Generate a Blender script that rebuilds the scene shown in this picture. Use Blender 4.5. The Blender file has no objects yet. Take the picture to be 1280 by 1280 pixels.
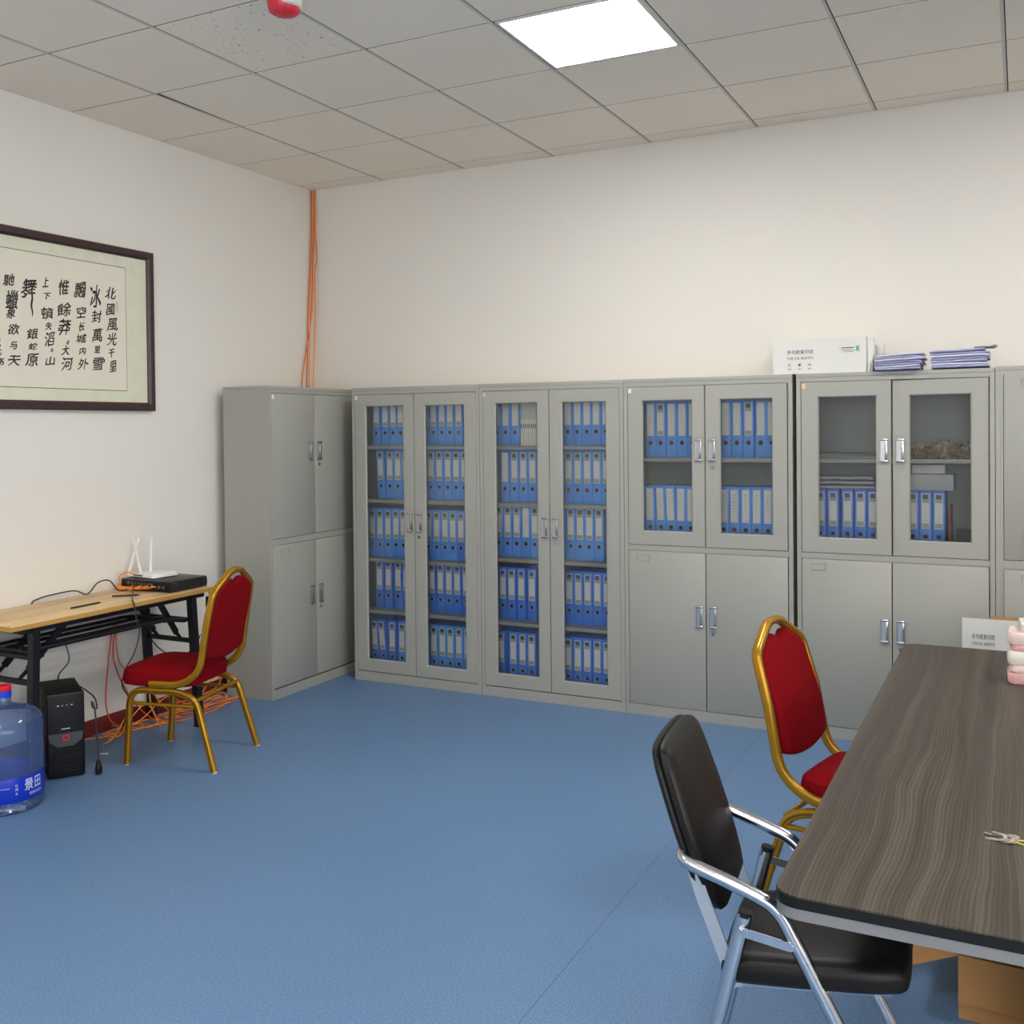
import bpy, bmesh, math, random
from mathutils import Vector, Matrix, noise
PI = math.pi
sc = bpy.context.scene
COL = sc.collection
random.seed(7)

# ------------------------------------------------------------------ materials
def lin(r, g, b):
    f = lambda c: (c/12.92 if c <= .04045 else ((c+.055)/1.055)**2.4)
    return (f(r/255), f(g/255), f(b/255), 1)

def mat(name, col, rough=.5, metal=0., bump=0., bscale=200., spec=.5, var=0., vscale=3., **kw):
    m = bpy.data.materials.new(name); m.use_nodes = True
    nt = m.node_tree; N = nt.nodes; b = N['Principled BSDF']
    b.inputs['Base Color'].default_value = col
    b.inputs['Roughness'].default_value = rough
    b.inputs['Metallic'].default_value = metal
    b.inputs['Specular IOR Level'].default_value = spec
    for k, v in kw.items(): b.inputs[k.replace('_', ' ')].default_value = v
    tc = N.new('ShaderNodeTexCoord')
    if bump:
        n = N.new('ShaderNodeTexNoise'); n.inputs['Scale'].default_value = bscale; n.inputs['Detail'].default_value = 3
        nt.links.new(tc.outputs['Object'], n.inputs['Vector'])
        bp = N.new('ShaderNodeBump'); bp.inputs['Strength'].default_value = bump; bp.inputs['Distance'].default_value = .002
        nt.links.new(n.outputs['Fac'], bp.inputs['Height']); nt.links.new(bp.outputs['Normal'], b.inputs['Normal'])
    if var:
        n = N.new('ShaderNodeTexNoise'); n.inputs['Scale'].default_value = vscale; n.inputs['Detail'].default_value = 4
        nt.links.new(tc.outputs['Object'], n.inputs['Vector'])
        r = N.new('ShaderNodeValToRGB')
        r.color_ramp.elements[0].position = .3; r.color_ramp.elements[1].position = .7
        r.color_ramp.elements[0].color = [c*(1-var) for c in col[:3]]+[1]
        r.color_ramp.elements[1].color = [min(1, c*(1+var)) for c in col[:3]]+[1]
        nt.links.new(n.outputs['Fac'], r.inputs['Fac']); nt.links.new(r.outputs['Color'], b.inputs['Base Color'])
    return m

def glassy(name, tint, gloss_rough=.03, diff=0., diffcol=(1, 1, 1, 1), ior=1.45):
    """thin clear sheet: see-through tint, Fresnel reflection, a little haze"""
    m = bpy.data.materials.new(name); m.use_nodes = True
    nt = m.node_tree; N = nt.nodes; N.remove(N['Principled BSDF'])
    out = N['Material Output']
    t = N.new('ShaderNodeBsdfTransparent'); t.inputs['Color'].default_value = tint
    g = N.new('ShaderNodeBsdfGlossy'); g.inputs['Roughness'].default_value = gloss_rough
    f = N.new('ShaderNodeFresnel'); f.inputs['IOR'].default_value = ior
    mx = N.new('ShaderNodeMixShader')
    nt.links.new(f.outputs[0], mx.inputs[0]); nt.links.new(t.outputs[0], mx.inputs[1]); nt.links.new(g.outputs[0], mx.inputs[2])
    last = mx
    if diff:
        d = N.new('ShaderNodeBsdfDiffuse'); d.inputs['Color'].default_value = diffcol
        m2 = N.new('ShaderNodeMixShader'); m2.inputs[0].default_value = diff
        nt.links.new(mx.outputs[0], m2.inputs[1]); nt.links.new(d.outputs[0], m2.inputs[2]); last = m2
    nt.links.new(last.outputs[0], out.inputs['Surface'])
    return m

def emit(name, col, s):
    m = bpy.data.materials.new(name); m.use_nodes = True
    b = m.node_tree.nodes['Principled BSDF']
    b.inputs['Base Color'].default_value = (.9, .9, .9, 1)
    b.inputs['Emission Color'].default_value = col; b.inputs['Emission Strength'].default_value = s
    return m

def floor_mat():
    m = mat('blue_vinyl', lin(104, 146, 196), .42, bump=.25, bscale=260)
    nt = m.node_tree; N = nt.nodes; L = nt.links; b = N['Principled BSDF']
    tc = N.new('ShaderNodeTexCoord')
    n1 = N.new('ShaderNodeTexNoise'); n1.inputs['Scale'].default_value = 170; n1.inputs['Detail'].default_value = 3
    L.new(tc.outputs['Object'], n1.inputs['Vector'])
    r1 = N.new('ShaderNodeValToRGB'); e = r1.color_ramp.elements
    e[0].position = .32; e[0].color = lin(80, 113, 153); e[1].position = .68; e[1].color = lin(112, 144, 183)
    L.new(n1.outputs['Fac'], r1.inputs['Fac'])
    n2 = N.new('ShaderNodeTexNoise'); n2.inputs['Scale'].default_value = 1.3; n2.inputs['Detail'].default_value = 5
    L.new(tc.outputs['Object'], n2.inputs['Vector'])
    r2 = N.new('ShaderNodeValToRGB'); e = r2.color_ramp.elements
    e[0].position = .3; e[0].color = (.93, .93, .94, 1); e[1].position = .7; e[1].color = (1, 1, 1, 1)
    L.new(n2.outputs['Fac'], r2.inputs['Fac'])
    mx = N.new('ShaderNodeMix'); mx.data_type = 'RGBA'; mx.blend_type = 'MULTIPLY'; mx.inputs[0].default_value = 1
    L.new(r1.outputs['Color'], mx.inputs[6]); L.new(r2.outputs['Color'], mx.inputs[7])
    # welded seam between two vinyl sheets
    sp = N.new('ShaderNodeSeparateXYZ'); L.new(tc.outputs['Object'], sp.inputs[0])
    s = N.new('ShaderNodeMath'); s.operation = 'SUBTRACT'; s.inputs[1].default_value = 3.06; L.new(sp.outputs['X'], s.inputs[0])
    a = N.new('ShaderNodeMath'); a.operation = 'ABSOLUTE'; L.new(s.outputs[0], a.inputs[0])
    c = N.new('ShaderNodeMath'); c.operation = 'LESS_THAN'; c.inputs[1].default_value = .0016; L.new(a.outputs[0], c.inputs[0])
    m2 = N.new('ShaderNodeMix'); m2.data_type = 'RGBA'; L.new(c.outputs[0], m2.inputs[0])
    L.new(mx.outputs[2], m2.inputs[6]); m2.inputs[7].default_value = lin(74, 100, 134)
    L.new(m2.outputs[2], b.inputs['Base Color'])
    return m

def wood_mat(name, c0, c1, c2, rough, axis_scale, dist=2.0, fine=60):
    m = mat(name, c1, rough)
    nt = m.node_tree; N = nt.nodes; L = nt.links; b = N['Principled BSDF']
    tc = N.new('ShaderNodeTexCoord')
    mp = N.new('ShaderNodeMapping'); mp.inputs['Scale'].default_value = axis_scale
    sc_ = N.new('ShaderNodeMapping'); sc_.inputs['Scale'].default_value = (3.2, 1.5, 3)
    L.new(tc.outputs['Object'], sc_.inputs['Vector'])
    wn = N.new('ShaderNodeTexNoise'); wn.inputs['Scale'].default_value = 1; wn.inputs['Detail'].default_value = 2.5
    L.new(sc_.outputs[0], wn.inputs['Vector'])
    wo = N.new('ShaderNodeMath'); wo.operation = 'MULTIPLY_ADD'; wo.inputs[1].default_value = fine*.002; wo.inputs[2].default_value = -fine*.001
    L.new(wn.outputs['Fac'], wo.inputs[0])
    cx = N.new('ShaderNodeCombineXYZ'); L.new(wo.outputs[0], cx.inputs['X'])
    va = N.new('ShaderNodeVectorMath'); L.new(tc.outputs['Object'], va.inputs[0]); L.new(cx.outputs[0], va.inputs[1])
    L.new(va.outputs[0], mp.inputs['Vector'])
    n = N.new('ShaderNodeTexNoise'); n.inputs['Scale'].default_value = 1; n.inputs['Detail'].default_value = 8; n.inputs['Distortion'].default_value = .6
    L.new(mp.outputs[0], n.inputs['Vector'])
    w = N.new('ShaderNodeTexWave'); w.inputs['Scale'].default_value = .9; w.inputs['Distortion'].default_value = dist*3
    w.inputs['Detail'].default_value = 3; w.inputs['Detail Scale'].default_value = .6
    L.new(mp.outputs[0], w.inputs['Vector'])
    n3 = N.new('ShaderNodeTexNoise'); n3.inputs['Scale'].default_value = 7; n3.inputs['Detail'].default_value = 2
    L.new(mp.outputs[0], n3.inputs['Vector'])
    a1 = N.new('ShaderNodeMath'); a1.operation = 'MULTIPLY_ADD'; a1.inputs[1].default_value = .22
    L.new(w.outputs['Fac'], a1.inputs[0]); L.new(n.outputs['Fac'], a1.inputs[2])
    a2 = N.new('ShaderNodeMath'); a2.operation = 'MULTIPLY_ADD'; a2.inputs[1].default_value = .35
    L.new(n3.outputs['Fac'], a2.inputs[0]); L.new(a1.outputs[0], a2.inputs[2])
    r = N.new('ShaderNodeValToRGB'); e = r.color_ramp.elements
    e[0].position = .48; e[0].color = c0; e[1].position = 1.0; e[1].color = c2
    k = e.new(.74); k.color = c1
    L.new(a2.outputs[0], r.inputs['Fac']); L.new(r.outputs['Color'], b.inputs['Base Color'])
    return m

def speckle_mat(name, base, dark, scale, lo):
    m = mat(name, base, .9)
    nt = m.node_tree; N = nt.nodes; L = nt.links; b = N['Principled BSDF']
    tc = N.new('ShaderNodeTexCoord')
    v = N.new('ShaderNodeTexNoise'); v.inputs['Scale'].default_value = scale; v.inputs['Detail'].default_value = 1
    L.new(tc.outputs['Object'], v.inputs['Vector'])
    r = N.new('ShaderNodeValToRGB'); e = r.color_ramp.elements
    e[0].position = lo; e[0].color = base; e[1].position = lo+.06; e[1].color = dark
    L.new(v.outputs['Fac'], r.inputs['Fac']); L.new(r.outputs['Color'], b.inputs['Base Color'])
    return m

M = {}
M['wall'] = mat('warm_white_paint', lin(226, 221, 213), .75, bump=.08, bscale=90, spec=.3)
M['tile'] = mat('ceiling_tile_white', lin(242, 231, 214), .9, bump=.25, bscale=60, spec=.2, var=.015, vscale=2)
M['tile_spot'] = speckle_mat('ceiling_tile_pitted', lin(242, 231, 214), lin(168, 160, 138), 55, .67)
M['tbar'] = mat('ceiling_bar_grey', lin(205, 200, 188), .6)
M['gap'] = mat('ceiling_gap_dark', lin(52, 50, 48), .9)
M['floor'] = floor_mat()
M['skirting'] = mat('dark_red_skirting', lin(112, 34, 26), .5, var=.12)
M['steel'] = mat('grey_powder_coat', lin(160, 159, 151), .42, bump=.05, bscale=400, var=.012, vscale=2)
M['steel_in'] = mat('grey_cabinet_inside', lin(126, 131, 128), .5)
M['chrome'] = mat('chrome', (.56, .57, .59, 1), .17, 1.)
M['bar'] = mat('satin_steel_bar', (.52, .54, .57, 1), .4, .85)
M['nickel'] = mat('pull_recess_nickel', (.5, .51, .53, 1), .35, 1.)
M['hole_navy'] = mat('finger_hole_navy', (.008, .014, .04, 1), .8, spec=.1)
M['dark_slot'] = mat('dark_slot', (.02, .02, .02, 1), .6)
M['pane'] = glassy('clear_pane', (.97, .98, .98, 1), .04, .015, (.75, .8, .85, 1))
M['blue'] = mat('blue_pvc_cover', lin(86, 160, 246), .38, bump=.06, bscale=500, var=.05, vscale=14)
M['blue2'] = mat('deep_blue_pvc_cover', lin(64, 130, 234), .38, bump=.06, bscale=500, var=.05, vscale=14)
M['spine_white'] = mat('spine_card_white', lin(234, 232, 220), .6, var=.03, vscale=60)
M['spine_grey'] = mat('spine_card_grey', lin(168, 170, 164), .6)
M['spine_green'] = mat('spine_mark_green', lin(30, 92, 70), .6)
M['spine_blue'] = mat('spine_mark_blue', lin(36, 84, 168), .6)
M['sticker_red'] = mat('sticker_pink', lin(222, 170, 160), .5)
M['sticker_white'] = mat('sticker_white', lin(220, 220, 215), .5)
M['sticker_tan'] = mat('sticker_tan', lin(222, 190, 160), .5)
M['oak'] = wood_mat('oak_laminate', lin(186, 146, 94), lin(212, 178, 126), lin(228, 200, 154), .4, (14, 1.2, 14), 1.2, 20)
M['oak_edge'] = mat('oak_edge_band', lin(184, 142, 74), .45)
M['ash'] = wood_mat('grey_ash_laminate', lin(43, 37, 30), lin(61, 54, 45), lin(84, 76, 66), .42, (46, .55, 46), 1.0, 34)
M['ash'].node_tree.nodes['Principled BSDF'].inputs['Specular IOR Level'].default_value = .3
M['black_edge'] = mat('black_edge_band', (.006, .006, .006, 1), .45, spec=.25)
M['grey_edge'] = mat('grey_under_edge', lin(112, 112, 114), .45)
M['blackmetal'] = mat('black_metal', (.006, .007, .010, 1), .45, spec=.35)
M['gold'] = mat('gold_lacquered_tube', lin(168, 122, 20), .27, .5, var=.06, vscale=12)
M['gold_groove'] = mat('gold_tube_groove', lin(84, 48, 6), .4, .4)
M['redcloth'] = mat('red_cloth', lin(124, 7, 18), .85, bump=.4, bscale=420, spec=.08, var=.12, vscale=90)
M['blackpvc'] = mat('black_leatherette', (.007, .0055, .005, 1), .42, bump=.06, bscale=220, spec=.22)
M['blackshell'] = mat('black_plastic_shell', (.006, .006, .007, 1), .5, spec=.3)
M['clear_foot'] = mat('clear_foot_plug', (.5, .5, .5, 1), .3)
M['walnut_frame'] = mat('dark_walnut_frame', lin(58, 36, 38), .4, var=.1, vscale=20)
M['brocade'] = mat('pale_green_brocade', lin(216, 214, 192), .8, var=.035, vscale=14)
M['rice'] = mat('rice_paper', lin(224, 216, 199), .85, var=.015, vscale=5)
M['ink'] = mat('black_ink', lin(48, 45, 44), .8)
M['seal'] = mat('faded_red_seal', lin(222, 182, 176), .8)
M['orange'] = mat('orange_cable', lin(240, 138, 48), .45)
M['orange_dk'] = mat('rust_orange_cable', lin(212, 118, 50), .45)
M['orange_red'] = mat('red_orange_cable', lin(206, 74, 40), .45)
M['blackcable'] = mat('black_cable', (.012, .012, .012, 1), .45)
M['router_white'] = mat('white_plastic', lin(228, 228, 226), .35)
M['switch_black'] = mat('black_rack_steel', (.014, .014, .016, 1), .4, bump=.1, bscale=300)
M['port'] = mat('grey_port_metal', lin(110, 110, 108), .35, .7)
M['pc_black'] = mat('pc_gloss_black', (.004, .004, .005, 1), .25, spec=.3)
M['pc_matte'] = mat('pc_matte_black', (.008, .008, .008, 1), .6, bump=.3, bscale=30, spec=.25)
M['pc_grey'] = mat('pc_smoked_trim', (.045, .048, .05, 1), .25)
M['pc_red'] = mat('red_badge', lin(196, 30, 40), .4)
M['silver'] = mat('silver_print', lin(205, 208, 210), .35, .4)
M['jug'] = glassy('blue_clear_plastic', (.66, .77, .95, 1), .07, .16, lin(130, 156, 214), 1.5)
M['cap_blue'] = mat('cap_blue', lin(20, 60, 205), .35)
M['cap_red'] = mat('cap_red', lin(214, 22, 44), .35)
M['jug_label'] = mat('jug_label_blue', lin(6, 44, 180), .35)
M['print_white'] = mat('print_white', lin(225, 228, 235), .5)
M['carton'] = mat('white_coated_carton', lin(216, 214, 208), .5, var=.012, vscale=8)
M['kraft'] = mat('brown_kraft_board', lin(172, 126, 74), .75, var=.05, vscale=8)
M['print_grey'] = mat('print_dark_grey', lin(70, 70, 70), .6)
M['print_green'] = mat('print_green', lin(30, 160, 120), .6)
M['lilac'] = mat('lilac_paper', lin(168, 168, 202), .7, var=.08, vscale=30)
M['lilac_pale'] = mat('pale_lilac_paper', lin(208, 208, 226), .7, var=.05, vscale=30)
M['paper_grey'] = mat('greyish_paper', lin(176, 174, 176), .7)
M['pinkpack'] = mat('pink_wrapped_pack', lin(230, 206, 202), .22, bump=.5, bscale=40, var=.1, vscale=30)
M['whitepack'] = mat('clear_wrapped_white_pack', lin(228, 224, 216), .18, bump=.5, bscale=40, var=.05, vscale=30)
M['rosepack'] = mat('rose_wrapped_pack', lin(220, 168, 168), .25, bump=.5, bscale=40, var=.1, vscale=30)
M['key'] = mat('worn_key_nickel', (.56, .52, .46, 1), .35, 1.)
M['key_yellow'] = mat('yellow_key_tag', lin(196, 180, 96), .45)
M['lamp_frame'] = mat('lamp_white_frame', lin(215, 212, 205), .45)
M['lamp_glow'] = emit('lamp_glow', (1, .985, .96, 1), 15.5)
M['dustcap'] = mat('red_dust_cap', lin(206, 44, 58), .35, bump=.15, bscale=25)
M['sensor_white'] = mat('sensor_white', lin(222, 220, 208), .4)
M['film'] = mat('clear_film_wrap', lin(176, 176, 186), .15, bump=.9, bscale=26, var=.15, vscale=25)
M['greybox'] = mat('grey_card_box', lin(176, 176, 178), .6)
M['tray_grey'] = mat('grey_tray', lin(120, 124, 122), .5)
M['brownbag'] = mat('brown_film_bag', lin(132, 112, 88), .25, bump=1., bscale=35, var=.35, vscale=22)
M['palebag'] = mat('pale_film_bag', lin(170, 158, 138), .22, bump=1., bscale=35, var=.35, vscale=26)
M['darkdev'] = mat('dark_device', lin(42, 50, 48), .35)
M['redfolder'] = mat('red_folder', lin(150, 30, 36), .5)
M['socket_white'] = mat('socket_white', lin(224, 222, 214), .4)
M['pen'] = mat('dark_pen', lin(42, 38, 36), .5)

# ------------------------------------------------------------------ mesh building
class MB:
    def __init__(s): s.bm = bmesh.new(); s.mats = []; s.cur = 0
    def use(s, m):
        if m not in s.mats: s.mats.append(m)
        s.cur = s.mats.index(m); return s
    def _tag(s, faces, smooth=False):
        for f in faces: f.material_index = s.cur; f.smooth = smooth
    def face(s, pts):
        f = s.bm.faces.new([s.bm.verts.new(p) for p in pts]); s._tag([f]); return f
    def box(s, lo, hi, bevel=0., mtx=None, seg=2):
        tmp = bmesh.new()
        r = bmesh.ops.create_cube(tmp, size=1)
        c = [(a+b)/2 for a, b in zip(lo, hi)]; d = [abs(b-a) for a, b in zip(lo, hi)]
        for v in tmp.verts: v.co = Vector((v.co.x*d[0]+c[0], v.co.y*d[1]+c[1], v.co.z*d[2]+c[2]))
        if bevel: bmesh.ops.bevel(tmp, geom=list(tmp.edges), offset=min(bevel, min(d)*.45), segments=seg, affect='EDGES', profile=.5)
        s.merge(tmp, mtx, bevel > 0); return s
    def merge(s, tmp, mtx=None, smooth=False):
        mp = {}
        for v in tmp.verts: mp[v] = s.bm.verts.new(mtx @ v.co if mtx else v.co)
        fs = []
        for f in tmp.faces:
            try: fs.append(s.bm.faces.new([mp[v] for v in f.verts]))
            except ValueError: pass
        s._tag(fs, smooth); tmp.free(); return fs
    def rings(s, rings, closed=True, caps=True, smooth=True, loop=False):
        vs = [[s.bm.verts.new(p) for p in r] for r in rings]
        n = len(vs[0]); fs = []
        pairs = list(zip(vs, vs[1:])) + ([(vs[-1], vs[0])] if loop else [])
        for a, b in pairs:
            for i in range(n if closed else n-1):
                j = (i+1) % n
                fs.append(s.bm.faces.new((a[i], a[j], b[j], b[i])))
        s._tag(fs, smooth)
        if caps and not loop:
            c = [s.bm.faces.new(vs[0][::-1]), s.bm.faces.new(vs[-1])]; s._tag(c, False)
        return s
    def tube(s, pts, r, n=8, prof=None, loop=False, up=None, smooth=True):
        """sweep a circle, or the closed profile prof, along pts"""
        pts = [Vector(p) for p in pts]; R = []
        m = len(pts)
        T = []
        for i in range(m):
            a = pts[(i-1) % m] if (loop or i) else pts[0]
            b = pts[(i+1) % m] if (loop or i < m-1) else pts[-1]
            T.append((b-a).normalized())
        if up is None:
            up = Vector((0, 0, 1))
            if abs(T[0].dot(up)) > .9: up = Vector((1, 0, 0))
        else: up = Vector(up)
        u = (up-T[0]*up.dot(T[0])).normalized()
        if prof is None: prof = [(math.cos(2*PI*k/n)*r, math.sin(2*PI*k/n)*r) for k in range(n)]
        for i in range(m):
            if i:
                u = u-T[i]*u.dot(T[i]); u.normalize()
            v = T[i].cross(u)
            k = 1.
            if 0 < i < m-1 or loop:
                d1 = (pts[i]-pts[i-1]).normalized(); k = 1/max(.5, d1.dot(T[i]))
            R.append([pts[i]+u*a+v*b for a, b in prof])
        return s.rings(R, True, not loop, smooth, loop)
    def cyl(s, a, b, r, n=16, r2=None):
        a = Vector(a); b = Vector(b); t = (b-a).normalized()
        up = Vector((0, 0, 1)) if abs(t.z) < .9 else Vector((1, 0, 0))
        u = (up-t*up.dot(t)).normalized(); v = t.cross(u); r2 = r if r2 is None else r2
        return s.rings([[p+u*math.cos(2*PI*k/n)*q+v*math.sin(2*PI*k/n)*q for k in range(n)] for p, q in ((a, r), (b, r2))])
    def lathe(s, prof, n=48, f=None, caps=True, c=(0, 0)):
        return s.rings([[((r+(f(z, 2*PI*k/n) if f else 0))*math.cos(2*PI*k/n)+c[0], (r+(f(z, 2*PI*k/n) if f else 0))*math.sin(2*PI*k/n)+c[1], z) for k in range(n)] for r, z in prof], True, caps)
    def prism(s, poly, fn0, fn1, bevel=0., smooth=False):
        """closed outline poly (2D); fn0/fn1 map a 2D point to the two 3D faces"""
        tmp = bmesh.new()
        a = [tmp.verts.new(fn0(*p)) for p in poly]; b = [tmp.verts.new(fn1(*p)) for p in poly]
        n = len(poly)
        tmp.faces.new(a[::-1]); tmp.faces.new(b)
        for i in range(n): tmp.faces.new((a[i], a[(i+1) % n], b[(i+1) % n], b[i]))
        bmesh.ops.recalc_face_normals(tmp, faces=tmp.faces)
        if bevel:
            sa, sb = set(a), set(b)
            es = [e for e in tmp.edges if (e.verts[0] in sa) == (e.verts[1] in sa)]
            bmesh.ops.bevel(tmp, geom=es, offset=bevel, segments=3, affect='EDGES', profile=.5)
        s.merge(tmp, None, smooth or bevel > 0); return s
    def build(s, name, m=None, parent=None, recalc=True, mtx=None):
        if recalc: bmesh.ops.recalc_face_normals(s.bm, faces=s.bm.faces)
        if mtx is not None: bmesh.ops.transform(s.bm, matrix=mtx, verts=s.bm.verts)
        me = bpy.data.meshes.new(name); s.bm.to_mesh(me); s.bm.free()
        for mm in (s.mats or [m]): me.materials.append(M[mm] if isinstance(mm, str) else mm)
        o = bpy.data.objects.new(name, me); COL.objects.link(o)
        if any(p.use_smooth for p in me.polygons):
            me.set_sharp_from_angle(angle=math.radians(38))
        if parent: o.parent = parent
        return o

def tag(o, label, cat, group=None):
    o['label'] = label; o['category'] = cat
    if group: o['group'] = group
    return o
def thing(name, label, cat, loc=(0, 0, 0), rz=0., group=None):
    o = bpy.data.objects.new(name, None); COL.objects.link(o); o.empty_display_size = .1
    o.location = loc; o.rotation_euler = (0, 0, rz)
    return tag(o, label, cat, group)
def struct(o):
    o['kind'] = 'structure'; return o
def dup(root, loc, rot, label, group):
    r = root.copy(); COL.objects.link(r); r.location = loc; r.rotation_euler = rot
    r['label'] = label; r['group'] = group
    for ch in list(root.children):
        c = ch.copy(); COL.objects.link(c); c.parent = r
        for g in ch.children:
            d = g.copy(); COL.objects.link(d); d.parent = c
    return r
def fillet(pts, r, n=6):
    """round the corners of a polyline"""
    pts = [Vector(p) for p in pts]; out = [pts[0]]
    for a, b, c in zip(pts, pts[1:], pts[2:]):
        q = min(r, (a-b).length*.48, (c-b).length*.48)
        p0 = b+(a-b).normalized()*q; p1 = b+(c-b).normalized()*q
        for k in range(n+1):
            t = k/n; out.append(p0*(1-t)**2+b*2*t*(1-t)+p1*t*t)
    out.append(pts[-1]); return out
def spline(pts, n=8):
    pts = [Vector(p) for p in pts]; P = [pts[0]]+pts+[pts[-1]]; out = []
    for i in range(1, len(P)-2):
        for k in range(n):
            t = k/n; a, b, c, d = P[i-1:i+3]
            out.append(.5*((2*b)+(c-a)*t+(2*a-5*b+4*c-d)*t*t+(3*b-a-3*c+d)*t**3))
    out.append(pts[-1]); return out
def rounded_rect(w, d, r, n=5, cx=0, cy=0):
    o = []
    for sx, sy, a0 in ((1, 1, 0), (-1, 1, 90), (-1, -1, 180), (1, -1, 270)):
        for k in range(n+1):
            a = math.radians(a0+90*k/n)
            o.append((cx+sx*(w/2-r)+r*math.cos(a), cy+sy*(d/2-r)+r*math.sin(a)))
    return o

def text_bm(chars, size=1., bold=0.):
    """a line of lettering as a flat mesh in the XY plane"""
    cu = bpy.data.curves.new('lettering', 'FONT'); cu.body = chars; cu.size = size; cu.resolution_u = 3; cu.offset = bold
    o = bpy.data.objects.new('lettering', cu); COL.objects.link(o)
    me = bpy.data.meshes.new_from_object(o.evaluated_get(bpy.context.evaluated_depsgraph_get()))
    bm = bmesh.new(); bm.from_mesh(me)
    bpy.data.objects.remove(o); bpy.data.curves.remove(cu); bpy.data.meshes.remove(me)
    return bm
def fit_text(chars, w, h, bold=0.):
    """lettering scaled to the box w x h, centred on the origin"""
    bm = text_bm(chars, 1., bold)
    xs = [v.co.x for v in bm.verts]; ys = [v.co.y for v in bm.verts]
    cx, cy = (max(xs)+min(xs))/2, (max(ys)+min(ys))/2
    kx = w/max(1e-6, max(xs)-min(xs)); ky = h/max(1e-6, max(ys)-min(ys))
    for v in bm.verts: v.co = Vector(((v.co.x-cx)*kx, (v.co.y-cy)*ky, 0))
    return bm

def grooved(w=.0125, h=.0150):
    """cross-section of a squared-off oval tube"""
    return [(w*math.copysign(abs(math.cos(a))**.75, math.cos(a)), h*math.copysign(abs(math.sin(a))**.75, math.sin(a))) for a in (2*PI*k/20 for k in range(20))]

# ------------------------------------------------------------------ room shell
H = 3.1476; TA = .1389; TB = .5646; XR = 6.9; YF = -8.6
def slab(name, lo, hi, m):
    return struct(MB().box(lo, hi).build(name, m))
slab('floor', (-.1, YF-.1, -.1), (XR+.1, .1, 0), 'floor')
slab('wall_left', (-.1, YF, 0), (0, 0, H+.1), 'wall')
slab('wall_back', (-.1, 0, 0), (XR+.1, .1, H+.1), 'wall')
def window_wall(name, horiz, holes, z0, z1):
    """wall with openings for the added windows; holes are spans along the wall"""
    b = MB()
    def seg(a0, a1, q0, q1):
        if horiz: b.box((a0, YF-.1, q0), (a1, YF, q1))
        else: b.box((XR, a0, q0), (XR+.1, a1, q1))
    lo, hi = (-.1, XR+.1) if horiz else (YF, 0)
    seg(lo, hi, 0, z0); seg(lo, hi, z1, H+.1)
    e = lo
    for h0, h1 in holes: seg(e, h0, z0, z1); e = h1
    seg(e, hi, z0, z1)
    struct(b.build(name, 'wall'))
def added_window(name, horiz, h0, h1, z0, z1):
    b = MB(); c = (h0+h1)/2
    def seg(a0, a1, q0, q1, d0=.03, d1=.08):
        if horiz: b.box((a0, YF-d1, q0), (a1, YF-d0, q1))
        else: b.box((XR+d0, a0, q0), (XR+d1, a1, q1))
    b.use('lamp_frame')
    seg(h0, h1, z0, z0+.05); seg(h0, h1, z1-.05, z1); seg(h0, h0+.05, z0+.05, z1-.05); seg(h1-.05, h1, z0+.05, z1-.05); seg(c-.03, c+.03, z0+.05, z1-.05)
    b.use('pane'); seg(h0+.05, c-.03, z0+.05, z1-.05, .052, .056); seg(c+.03, h1-.05, z0+.05, z1-.05, .052, .056)
    struct(b.build(name))
    L = bpy.data.lights.new('added_window_portal', 'AREA'); L.shape = 'RECTANGLE'; L.size = h1-h0; L.size_y = z1-z0; L.cycles.is_portal = True
    o = bpy.data.objects.new('added_window_portal', L); COL.objects.link(o)
    if horiz: o.location = (c, YF-.11, (z0+z1)/2); o.rotation_euler = (PI/2, 0, PI)
    else: o.location = (XR+.11, c, (z0+z1)/2); o.rotation_euler = (PI/2, 0, PI/2+PI)
    if horiz: o.rotation_euler = (PI/2, 0, 0); o.rotation_euler.z = PI if (Matrix.Rotation(PI/2, 3, 'X') @ Vector((0, 0, -1))).y < 0 else 0
    else: o.rotation_euler = Vector((-1, 0, 0)).to_track_quat('-Z', 'Y').to_euler()
FW = [(3.85, 6.6)]; RW = [(-8.3, -6.3), (-5.7, -3.7)]  # unseen windows, added to brighten walls and ceiling with daylight
window_wall('wall_right', False, RW, .9, 2.7); window_wall('wall_front', True, FW, .9, 2.7)
for k, (a, b_) in enumerate(FW): added_window('added_window_%d' % (k+1), True, a, b_, .9, 2.7)
for k, (a, b_) in enumerate(RW): added_window('added_window_%d' % (k+2), False, a, b_, .9, 2.7)
struct(MB().box((0, YF, 0), (.012, 0, .082), .003).build('baseboard_left', 'skirting'))
struct(MB().box((.012, -.012, 0), (XR, 0, .082), .003).build('baseboard_back', 'skirting'))
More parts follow.
